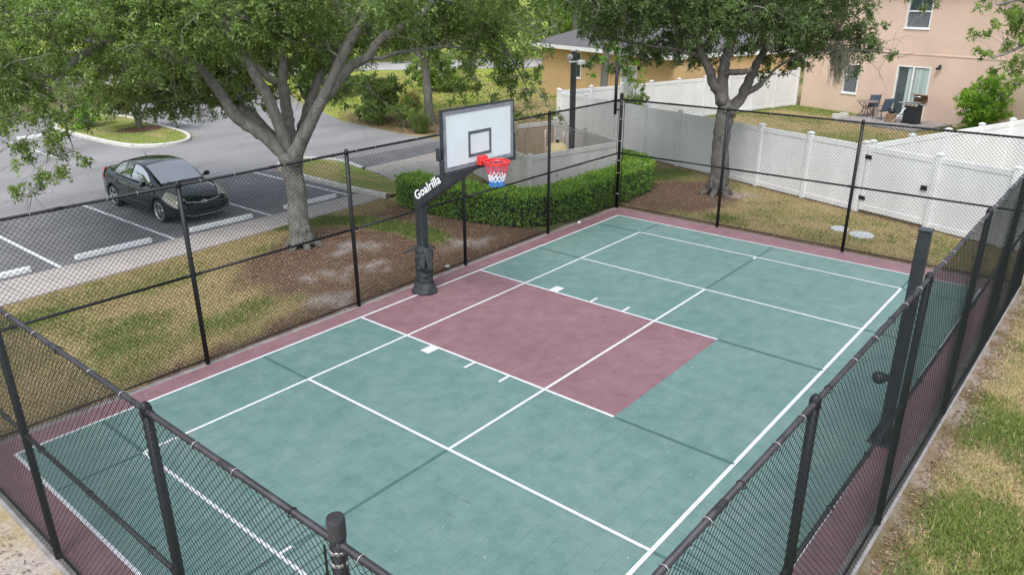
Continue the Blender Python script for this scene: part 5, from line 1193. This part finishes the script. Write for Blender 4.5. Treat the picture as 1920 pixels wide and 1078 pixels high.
# patio door: two glazed leaves with curtains inside
fr = MB()
for q in ((5.25, 6.92, 2.40, 2.46), (5.25, 6.92, .10, .15), (5.25, 5.31, .15, 2.40), (6.86, 6.92, .15, 2.40), (6.05, 6.13, .15, 2.40)): W.box(q[0], q[1], -.12, .01, q[2], q[3], mb=fr)
dr = fr.build('patio_door', 'white_paint', hs_)
for a0, a1, o in ((5.31, 6.05, -.09), (6.13, 6.86, -.05)):
    g = W.box(a0, a1, o-.008, o, .15, 2.40).build('pane', 'glass', dr)
cu = MB(); n_ = 60
def drape(a0, a1, o, z0, z1, name, n=26):
    v = []
    for i in range(n+1):
        a = a0+(a1-a0)*i/n; oo = o+.018*math.sin(i*2.1); v += [W.p(a, oo, z0), W.p(a, oo, z1)]
    return MB().add(v, [(2*i, 2*i+2, 2*i+3, 2*i+1) for i in range(n)]).build(name, 'curtain', dr, True)
drape(6.16, 6.84, -.028, .2, 2.36, 'curtain', 30); drape(5.80, 6.03, -.055, .2, 2.36, 'curtain', 10)
lmp = MB(); W.box(7.25, 7.37, 0, .06, 2.48, 2.6, .01, lmp); W.box(7.22, 7.40, .05, .22, 2.40, 2.50, .02, lmp); wl_ = lmp.build('wall_lamp', 'grill_black', hs_)
W.box(7.27, 7.35, .09, .17, 2.33, 2.395, .01).build('lamp_glass', 'white_paint', wl_)
W.box(4.55, 4.65, 0, .06, .62, .78, .01).build('outlet_box', 'stucco_tan', hs_)

# patio slab and what stands on it
pt = [W.p(4.2, .02, 0)[:2], W.p(8.4, .02, 0)[:2], W.p(8.4, 3.0, 0)[:2], W.p(4.2, 3.0, 0)[:2]]
slab('patio', pt, -.1, .06, 'concrete')
def patio_table(c, label):
    t_ = thing('patio_table', label, 'table', (*c, .06)); x, y = c
    MB().lathe([(.50, .71), (.515, .72), (.515, .735), (.50, .745)], (x, y, .06), 20).build('table_top', 'table_top', t_)
    for k in range(4):
        a = k*math.pi/2+.5; cx, sy = math.cos(a), math.sin(a)
        MB().tube(smooth_path([(x+cx*.42, y+sy*.42, .77), (x+cx*.22, y+sy*.22, .55), (x+cx*.16, y+sy*.16, .40), (x+cx*.28, y+sy*.28, .2), (x+cx*.42, y+sy*.42, .06)], 4), .018, 6).build('leg', 'patio_metal', t_, True)
    MB().tube([(x+.16*math.cos(a), y+.16*math.sin(a), .46) for a in np.linspace(0, 2*math.pi, 17)], .012, 5, False).build('ring', 'patio_metal', t_, True)
def patio_chair(c, ang, label):
    t_ = thing('patio_chair', label, 'chair', (*c, .06), 'sling chairs on the patio'); R = rotz(ang); o = Vector((*c, .06)); q = lambda x, y, z: tuple(o+R@Vector((x, y, z)))
    MB().add([q(-.24, -.22, .42), q(.24, -.22, .42), q(.24, .22, .40), q(-.24, .22, .40), q(-.24, -.22, .40), q(.24, -.22, .40), q(.24, .22, .38), q(-.24, .22, .38)], [(0, 1, 2, 3), (7, 6, 5, 4), (0, 4, 5, 1), (1, 5, 6, 2), (2, 6, 7, 3), (3, 7, 4, 0)]).build('seat', 'sling', t_)
    MB().add([q(-.24, .22, .42), q(.24, .22, .42), q(.24, .38, 1.0), q(-.24, .38, 1.0), q(-.24, .24, .41), q(.24, .24, .41), q(.24, .40, .99), q(-.24, .40, .99)], [(0, 1, 2, 3), (7, 6, 5, 4), (0, 4, 5, 1), (1, 5, 6, 2), (2, 6, 7, 3), (3, 7, 4, 0)]).build('backrest', 'sling', t_)
    for sx in (-.26, .26):
        MB().tube([q(sx, -.24, 0), q(sx, -.22, .42), q(sx, -.2, .64)], .014, 6).build('leg', 'patio_metal', t_, True)
        MB().tube([q(sx, .36, 0), q(sx, .20, .42)], .014, 6).build('leg', 'patio_metal', t_, True)
        MB().tube(smooth_path([q(sx, -.22, .64), q(sx, 0, .67), q(sx, .30, .66)], 4), .016, 6).build('armrest', 'patio_metal', t_, True)
        MB().tube([q(sx*.98, .22, .42), q(sx*.98, .39, 1.01)], .014, 6).build('back_frame', 'patio_metal', t_, True)
tc_pos = W.p(4.75, 1.15, 0)[:2]; wa = math.atan2(W.t[1], W.t[0])
patio_table(tc_pos, 'round metal patio table on the slab by the peach house')
patio_chair(W.p(4.45, .38, 0)[:2], wa+math.pi+2.6-1.57, 'blue sling chair behind the patio table, back to the wall')
patio_chair(W.p(5.65, 1.3, 0)[:2], wa-math.pi/2-.25, 'dark sling chair between the patio table and the grill')
gb = thing('gas_grill', 'black gas grill cart with steel shelves and open rusty lid', 'grill', W.p(7.15, 1.25, .06))
go_ = lambda a, o, z: W.p(7.15+a, 1.25+o, .06+z)
def gbox(a0, a1, o0, o1, z0, z1, nm, mat, b=.01, par=None): return MB().box(go_((a0+a1)/2, (o0+o1)/2, (z0+z1)/2), (a1-a0, o1-o0, z1-z0), W.R, b).build(nm, mat, par or gb)
gbox(-.32, .32, -.24, .24, .06, .80, 'cabinet', 'grill_black', .03); gbox(-.36, .36, -.27, .27, 0, .06, 'base', 'grill_black')
fb = gbox(-.36, .36, -.27, .27, .80, .93, 'firebox', 'grill_black'); gbox(-.34, .34, .265, .285, .80, .92, 'control_panel', 'steel', .004, fb)
for k in (-.18, 0, .18): MB().tube([go_(k, .285, .86), go_(k, .32, .86)], .028, 10).build('knob', 'grill_black', fb, True)
gbox(-.66, -.37, -.2, .2, .88, .91, 'side_shelf', 'steel', .006); gbox(.37, .66, -.2, .2, .88, .91, 'side_shelf', 'steel', .006)
gbox(-.30, .30, -.16, .16, .935, .955, 'grate', 'steel', .004)
lv = []; 
for i in range(9):
    a = math.pi*(.35+.75*i/8); lv += [go_(-.34, -.28+.26*math.cos(a)*.6-.02, .98+.30*math.sin(a)), go_(.34, -.28+.26*math.cos(a)*.6-.02, .98+.30*math.sin(a))]
MB().add(lv, [(2*i, 2*i+1, 2*i+3, 2*i+2) for i in range(8)]).build('lid', 'rust', gb, True)
MB().tube([go_(-.22, -.05, 1.2), go_(.22, -.05, 1.2)], .018, 8).build('lid_handle', 'steel', gb, True)
for k in (-.3, .3): MB().tube([go_(k-.02, .2, .04), go_(k+.02, .2, .04)], .06, 12).build('wheel', 'rubber', gb, True)
sp_ = thing('stump_table', 'brown stump with a black pot on it beside the grill', 'stump', W.p(6.35, 1.6, .06)); sx_, sy_, _ = W.p(6.35, 1.6, 0)
MB().lathe([(.26, .05), (.24, .2), (.23, .42), (.2, .44)], (sx_, sy_, 0), 14).build('stump', 'wood', sp_)
pot = thing('black_pot', 'black pot standing on the brown stump', 'pot', (sx_, sy_, .44)); MB().lathe([(.11, .442), (.15, .5), (.17, .64), (.15, .64), (.13, .52)], (sx_, sy_, 0), 14).build('body', 'grill_black', pot, True)
MB().tube([(sx_+.15*math.cos(a), sy_+.15*math.sin(a), .64) for a in np.linspace(0, 2*math.pi, 17)], .012, 5, False).build('rim', 'grill_black', pot, True)
pole_ = MB().tube([W.p(6.6, 1.85, .08), W.p(7.0, 1.62, .78)], .022, 6); tag(pole_.build('white_pole', 'white_paint', smooth=True), 'white pole leaning against the grill cabinet', 'pole')
for i, (a, o) in enumerate(((4.3, 2.75), (4.3, 2.2))):
    bl_ = MB().box(W.p(a, o, .16), (.4, .2, .2), W.R, .01); W.box(a-.12, a-.02, o-.06, o+.06, .262, .268, mb=bl_)
    tag(bl_.build('concrete_block', 'kerb'), ['grey concrete block at the outer corner of the patio slab', 'grey concrete block inside the patio slab edge'][i], 'block')

# tan house beyond the back fence
T = Wall((27.6, 17.6), (24.2, 8.2))
th_ = thing('tan_house', 'single-storey tan stucco house with grey hip roof and white eaves', 'house', T.p(-1, 0, 0))
holes = [(2.35, 3.1, 1.18, 2.62), (6.72, 8.05, .1, 2.22)]
T.wall_with_holes(-1.0, 10.9, -.1, 2.8, holes).build('wall', 'stucco_tan', th_)
sw = MB(); sw.add([T.p(-1, 0, -.1), T.p(-1, -8, -.1), T.p(-1, -8, 2.8), T.p(-1, 0, 2.8)], [(0, 1, 2, 3)]); sw.add([T.p(10.9, 0, -.1), T.p(10.9, -8, -.1), T.p(10.9, -8, 2.8), T.p(10.9, 0, 2.8)], [(0, 1, 2, 3)])
sw.add([T.p(-1, -8, -.1), T.p(10.9, -8, -.1), T.p(10.9, -8, 2.8), T.p(-1, -8, 2.8)], [(0, 1, 2, 3)]); sw.build('wall', 'stucco_tan', th_)
T.window(2.35, 3.1, 1.18, 2.62, th_, 1.97, screen=False)
fr = MB()
for q in ((6.72, 8.05, 2.16, 2.22), (6.72, 6.78, .1, 2.16), (7.99, 8.05, .1, 2.16), (7.36, 7.42, .1, 2.16)): T.box(q[0], q[1], -.12, .01, q[2], q[3], mb=fr)
td = fr.build('patio_door', 'white_paint', th_)
for a0, a1 in ((6.78, 7.36), (7.42, 7.99)): T.box(a0, a1, -.08, -.07, .1, 2.16).build('pane', 'curtain', td)
T.box(8.2, 8.3, 0, .12, 2.05, 2.25, .01).build('wall_lamp', 'grill_black', th_)
r2 = MB(); e = .55; e2 = .12
r2.add([T.p(-1-e, e, 2.95), T.p(10.9+e2, e, 2.95), T.p(10.9+e2, -8-e, 2.95), T.p(-1-e, -8-e, 2.95), T.p(3.4, -4, 4.7), T.p(7.0, -4, 4.7)], [(0, 1, 5, 4), (1, 2, 5), (2, 3, 4, 5), (3, 0, 4)])
ro2 = r2.build('roof', 'shingle', th_)
for q in ((-1-e, 10.9+e2, e-.02, e+.02), (-1-e, 10.9+e2, -8-e-.02, -8-e+.02)): T.box(q[0], q[1], q[2], q[3], 2.74, 2.945).build('fascia', 'white_paint', ro2)
for q in ((-1-e-.02, -1-e+.02), (10.9+e2-.02, 10.9+e2+.02)): T.box(q[0], q[1], -8-e+.025, e-.025, 2.742, 2.943).build('fascia', 'white_paint', ro2)
T.box(-1-e+.03, 10.9+e2-.03, -8-e+.03, e-.03, 2.802, 2.815).build('soffit', 'white_paint', ro2)

# ================================================================== PARKED CAR  (nose towards -y)
def build_car(cx, y_front, z0):
    root = thing('parked_car', 'dark green-black sedan parked nose-in beside the empty stall', 'car', (cx, y_front, z0))
    L, WB0, WB1, RW = 4.53, .88, 3.58, .315
    ip = lambda t, xs_, ys_: float(np.interp(t, xs_, ys_))
    hw = lambda t: ip(t, [0, .05, .15, .35, .8, 1.5, 2.4, 3.4, 4.0, 4.3, 4.45, 4.53], [.55, .68, .775, .84, .875, .885, .888, .885, .86, .80, .72, .60])
    top = lambda t: ip(t, [0, .04, .12, .3, .6, 1.0, 1.3, 2.2, 3.2, 3.7, 4.0, 4.3, 4.45, 4.53], [.50, .60, .675, .765, .845, .915, .945, .965, 1.0, 1.035, 1.055, 1.045, 1.01, .90])
    bot = lambda t: ip(t, [0, .15, .5, 4.0, 4.35, 4.53], [.27, .20, .19, .20, .26, .36])
    def arch(t):
        z = 0
        for ta in (WB0, WB1):
            d = abs(t-ta); R = .375
            if d < R: z = max(z, .31+math.sqrt(R*R-d*d))
        return z
    ts = sorted(set([0, .02, .05, .1, .15, .22, .3, .4, .47]+[WB0+.375*math.cos(a) for a in np.linspace(0, math.pi, 13)]+list(np.arange(1.3, 3.2, .15))+[WB1+.375*math.cos(a) for a in np.linspace(0, math.pi, 13)]+[4.0, 4.1, 4.2, 4.3, 4.38, 4.45, 4.5, 4.53]))
    def P(t, x, z): return (cx+x, y_front+t, z0+z)
    v = []; K = 12
    for t_ in ts:
        w, tp, bt = hw(t_), top(t_), bot(t_); ar = arch(t_); zl = max(bt+.04, ar); sh = bt+(tp-bt)*.80
        zl = min(zl, sh-.02)
        pts = [(0, bt), (w*.70, bt), (w*.74, zl if ar > bt else bt+.02), (w*.97, zl), (w*.995, zl+.02), (w, zl+(sh-zl)*.35), (w*.985, zl+(sh-zl)*.62), (w*.992, zl+(sh-zl)*.72), (w*.955, sh), (w*.88, sh+(tp-sh)*.72), (w*.60, tp*.998), (0, tp+.018)]
        v += [P(t_, -x, z) for x, z in pts]+[P(t_, x, z) for x, z in pts]
    n = len(ts); f = []
    for i in range(n-1):
        for j in range(K-1):
            a, b, c, d = i*2*K+j, i*2*K+j+1, (i+1)*2*K+j+1, (i+1)*2*K+j
            f.append((a, b, c, d)); f.append((d+K, c+K, b+K, a+K))
    f.append(tuple(range(K))[::-1]+()); f.append(tuple(range(K, 2*K)))
    e0 = (n-1)*2*K; f.append(tuple(range(e0, e0+K))); f.append(tuple(range(e0+K, e0+2*K))[::-1])
    body = MB().add(v, f).build('body', 'car_paint', root, True)
    # cabin
    belt = lambda t: ip(t, [.95, 1.3, 2.2, 3.2, 3.7, 4.1], [.90, .93, .955, .99, 1.03, 1.045])
    roof = lambda t: ip(t, [.98, 1.1, 1.35, 1.7, 1.95, 2.1, 2.4, 2.8, 3.1, 3.4, 3.7, 3.95, 4.05], [.92, .99, 1.14, 1.315, 1.395, 1.42, 1.437, 1.425, 1.385, 1.305, 1.19, 1.08, 1.05])
    wb = lambda t: ip(t, [.98, 1.4, 2.4, 3.4, 4.05], [.66, .76, .80, .775, .66]); wt = lambda t: ip(t, [.98, 1.4, 2.0, 2.6, 3.2, 4.05], [.63, .62, .575, .565, .56, .56])
    tc = list(np.linspace(.98, 4.05, 32)); v = []; KC = 7
    def cab(t, s):   # s 0..1 up the side, 1..2 roof edge to centre
        rz, bz = roof(t), min(belt(t), roof(t)-.005); x0, x1 = wb(t), wt(t); hgt = rz-bz
        if s <= 1: k = s; return (x0+(x1-x0)*k**1.25, bz+(hgt*.90)*k)
        k = s-1; return (x1*(1-k), bz+hgt*(.90+.10*math.sin(k*math.pi/2)))
    ss = [0, .35, .7, 1.0, 1.12, 1.4, 2.0]
    for t_ in tc:
        for sg in (-1, 1): v += [P(t_, sg*cab(t_, s)[0], cab(t_, s)[1]) for s in ss]
    f = []
    for i in range(len(tc)-1):
        for j in range(KC-1):
            a, b, c, d = i*2*KC+j, i*2*KC+j+1, (i+1)*2*KC+j+1, (i+1)*2*KC+j
            f.append((a, b, c, d)); f.append((d+KC, c+KC, b+KC, a+KC))
    MB().add(v, f).build('roof', 'car_paint', root, True)
    def patch(ts_, rows, name, mat, sg=None, off=.008):
        """surface patch lying just outside the cabin"""
        vv = []; m = len(rows(ts_[0]))
        for t_ in ts_:
            for (x, z, nx, nz) in rows(t_): vv.append(P(t_, x+nx*off, z+nz*off))
        return MB().add(vv, [(i*m+j, i*m+j+1, (i+1)*m+j+1, (i+1)*m+j) for i in range(len(ts_)-1) for j in range(m-1)]).build(name, mat, root, True)
    def toprow(k):
        def r(t_):
            out = []
            for q in np.linspace(-k, k, 9): x, z = cab(t_, 2-abs(q)); out.append((math.copysign(x, q) if q else 0, z, 0, 1))
            return out
        return r
    patch(list(np.linspace(1.08, 1.93, 9)), toprow(.93), 'windshield', 'car_glass', off=.012)
    patch(list(np.linspace(3.12, 3.92, 8)), toprow(.90), 'rear_window', 'car_glass', off=.012)
    for sg in (-1, 1):
        for (a, b, nm) in ((1.42, 2.36, 'front_window'), (2.42, 3.52, 'rear_side_window')):
            def side(t_, sg=sg):
                hi = ip(t_, [1.42, 1.6, 2.0, 3.0, 3.25, 3.52], [.45, .80, .93, .93, .84, .30]); lo = ip(t_, [1.42, 3.1, 3.52], [.10, .10, .22]); return [(sg*cab(t_, s)[0], cab(t_, s)[1], sg, .25) for s in np.linspace(lo, max(hi, lo+.05), 4)]
            patch(list(np.linspace(a, b, 9)), side, nm, 'car_glass', off=.009)
        # bright belt line under the glass
        MB().tube([P(t_, sg*(cab(t_, .06)[0]+.012), cab(t_, .06)[1]) for t_ in np.linspace(1.3, 3.6, 14)], .009, 5).build('belt_trim', 'chrome', root, True)
        # mirrors
        mi = MB(); mi.box(P(1.42, sg*.93, .985), (.19, .11, .125), None, .045); mo = mi.build('mirror', 'car_paint', root)
        MB().tube([P(1.40, sg*.78, .945), P(1.42, sg*.87, .955)], .025, 6).build('mirror_arm', 'car_paint', mo, True)
        # head and tail lamps follow the wing
        for (tt, zlo, zhi, nm, mt) in ((np.linspace(.10, .62, 8), None, None, 'headlight', 'lamp_clear'), (np.linspace(4.12, 4.48, 6), None, None, 'tail_light', 'lamp_red')):
            vv = []
            for t_ in tt:
                w, tp, bt = hw(t_), top(t_), bot(t_); sh = bt+(tp-bt)*.80
                if nm == 'headlight': k = (t_-.10)/.52; rows = [(w*(.60+.2*k)+.0, tp-.01+.01), (w*.885, sh+(tp-sh)*.70), (w*.965, sh-.01), (w*.998, sh-.10+.07*k)]
                else: rows = [(w*.80, tp-.012), (w*.90, sh+(tp-sh)*.66), (w*.965, sh), (w*1.0, sh-.14)]
                vv += [P(t_, sg*(x+.008), z+.010) for x, z in rows]
            MB().add(vv, [(i*4+j, i*4+j+1, (i+1)*4+j+1, (i+1)*4+j) for i in range(len(tt)-1) for j in range(3)]).build(nm, mt, root, True)
        MB().tube([P(t_, sg*(hw(t_)+.004), .72) for t_ in (2.18, 2.36)], .014, 6).build('door_handle', 'car_paint', root, True)
        MB().tube([P(t_, sg*(hw(t_)+.004), .76) for t_ in (3.06, 3.22)], .014, 6).build('door_handle', 'car_paint', root, True)
        for td in (1.30, 2.42, 3.35):                            # door shut lines
            MB().tube([P(td+.0, sg*(hw(td)*.999), .32), P(td+.03, sg*(hw(td)*1.0), .5), P(td+.05, sg*(hw(td)*.99), .72), P(td+.08, sg*(hw(td)*.965), .86)], .005, 4).build('door_seam', 'rubber', root)
        MB().tube([P(t_, sg*(hw(t_)*1.0+.002), .30+.02*(t_-1.3)) for t_ in np.linspace(1.3, 3.15, 8)], .012, 5).build('sill_trim', 'rubber', root, True)
        # wheels
        for ta in (WB0, WB1):
            x0 = sg*.80; c0 = P(ta, x0, RW)
            def ring(prof, mat, nm, par):
                vv = []
                for r, o in prof: vv += [(c0[0]+sg*o, c0[1]+r*math.cos(a), c0[2]+r*math.sin(a)) for a in np.linspace(0, 2*math.pi, 29)[:-1]]
                return MB().add(vv, [(i*28+j, i*28+(j+1) % 28, (i+1)*28+(j+1) % 28, (i+1)*28+j) for i in range(len(prof)-1) for j in range(28)]).build(nm, mat, par, True)
            ty = ring([(.20, -.14), (.30, -.12), (.315, -.08), (.315, .03), (.30, .065), (.245, .07), (.235, .03)], 'rubber', 'wheel', root)
            ring([(.236, .06), (.224, .066), (.215, .03), (.20, -.02), (.001, -.03)], 'black_metal', 'rim_well', ty)
            ring([(.243, .064), (.240, .074), (.222, .074), (.218, .04)], 'alloy', 'rim', ty)
            ring([(.05, .02), (.05, .07), (.03, .078), (.001, .078)], 'alloy', 'hub', ty)
            for k in range(5):
                a = 2*math.pi*k/5+.3; ca, sa = math.cos(a), math.sin(a); pa, pb = -sa, ca; vv = []
                for r, hwid, o in ((.04, .034, .072), (.13, .026, .066), (.228, .036, .062)):
                    for q in (-1, 1): vv += [(c0[0]+sg*o, c0[1]+r*ca+q*hwid*pa, c0[2]+r*sa+q*hwid*pb), (c0[0]+sg*(o-.03), c0[1]+r*ca+q*hwid*pa, c0[2]+r*sa+q*hwid*pb)]
                MB().add(vv, [(0, 2, 6, 4), (4, 6, 10, 8), (0, 4, 5, 1), (4, 8, 9, 5), (2, 3, 7, 6), (6, 7, 11, 10)]).build('spoke', 'alloy', ty)
    # nose: grille opening, chrome wing bar, lower intake, badge
    def nose(x, z, o=.0):
        tt = np.linspace(0, .5, 60); 
        for t_ in tt:
            w, tp = hw(t_), top(t_)
            if w*.98 > abs(x) and tp > z: return P(t_-.012-o, x, z)
        return P(.2, x, z)
    gr = []
    for z in (.40, .46, .51, .545): gr.append([nose(x, z) for x in np.linspace(-.46, .46, 13)])
    MB().add([p for r in gr for p in r], [(i*13+j, i*13+j+1, (i+1)*13+j+1, (i+1)*13+j) for i in range(3) for j in range(12)]).build('grille', 'rubber', root)
    MB().tube([nose(x, .565+.06*abs(x/.5)**1.6, .004) for x in np.linspace(-.50, .50, 21)], .016, 6).build('grille_bar', 'chrome', root, True)
    lw_ = []
    for z in (.25, .30, .35): lw_.append([nose(x, z) for x in np.linspace(-.55, .55, 13)])
    MB().add([p for r in lw_ for p in r], [(i*13+j, i*13+j+1, (i+1)*13+j+1, (i+1)*13+j) for i in range(2) for j in range(12)]).build('lower_intake', 'rubber', root)
    MB().tube([nose(x, .225+.14*max(0, (abs(x)-.36)/.34)**1.3, .006) for x in np.linspace(-.66, .66, 25)], .010, 5).build('bumper_trim', 'chrome', root, True)
    bc = nose(0, .575, .018); el = [(bc[0]+.075*math.cos(a), bc[1], bc[2]+.042*math.sin(a)) for a in np.linspace(0, 2*math.pi, 19)]
    bd = MB().tube(el, .008, 5, False); bd.tube([(bc[0]-.035, bc[1], bc[2]-.03), (bc[0]-.018, bc[1], bc[2]+.03)], .008, 5); bd.tube([(bc[0]+.018, bc[1], bc[2]-.03), (bc[0]+.035, bc[1], bc[2]+.03)], .008, 5); bd.tube([(bc[0]-.025, bc[1], bc[2]-.004), (bc[0]+.025, bc[1], bc[2]+.004)], .007, 5)
    bd.build('badge', 'chrome', root, True)
    MB().tube([P(2.95, 0, 1.40), P(3.06, 0, 1.50), P(3.08, 0, 1.52)], [.014, .007, .005], 6).build('antenna', 'rubber', root, True)
    for sg in (-1, 1): MB().tube([P(1.02, sg*.08-.25, .955), P(1.16, sg*.3-.1, 1.03)], .007, 5).build('wiper', 'rubber', root, True)
    MB().box(P(1.2, 0, .22), (1.3, 2.0, .05)).build('underbody', 'rubber', root); MB().box(P(3.2, 0, .22), (1.3, 1.6, .05)).build('underbody', 'rubber', root)
build_car(-.06, 8.42, GZ+.012)

# ================================================================== SMALL THINGS
for x, y, r, lb in ((10.05, -5.12, .23, 'round pale utility lid in the dry grass, farther from the court'), (9.85, -5.72, .30, 'round pale utility lid in the dry grass beside the fence post')):
    c_ = MB().lathe([(r, -.06), (r, -.022), (r*.93, -.012), (r*.9, -.018), (.02, -.014)], (x, y, 0), 20).build('utility_lid', 'lid', smooth=False); tag(c_, lb, 'lid', 'utility lids in the lawn')
for x, y, lb in ((1.34, .66, 'crumpled white litter beside the fence near the hoop post'), (6.11, .40, 'crumpled white litter at the court edge before the hedge')):
    rg = random.Random(int(x*10)); v = [(x+rg.uniform(-.09, .09), y+rg.uniform(-.05, .05), rg.uniform(.0, .07)) for _ in range(14)]
    tag(MB().add(v, [(i, (i+1) % 14, (i+5) % 14) for i in range(14)]).build('paper_litter', 'net_white'), lb, 'litter')
print('LEAVES', LEAVES, 'TRIS', sum(len(m.polygons)*2 for m in bpy.data.meshes if m.users))
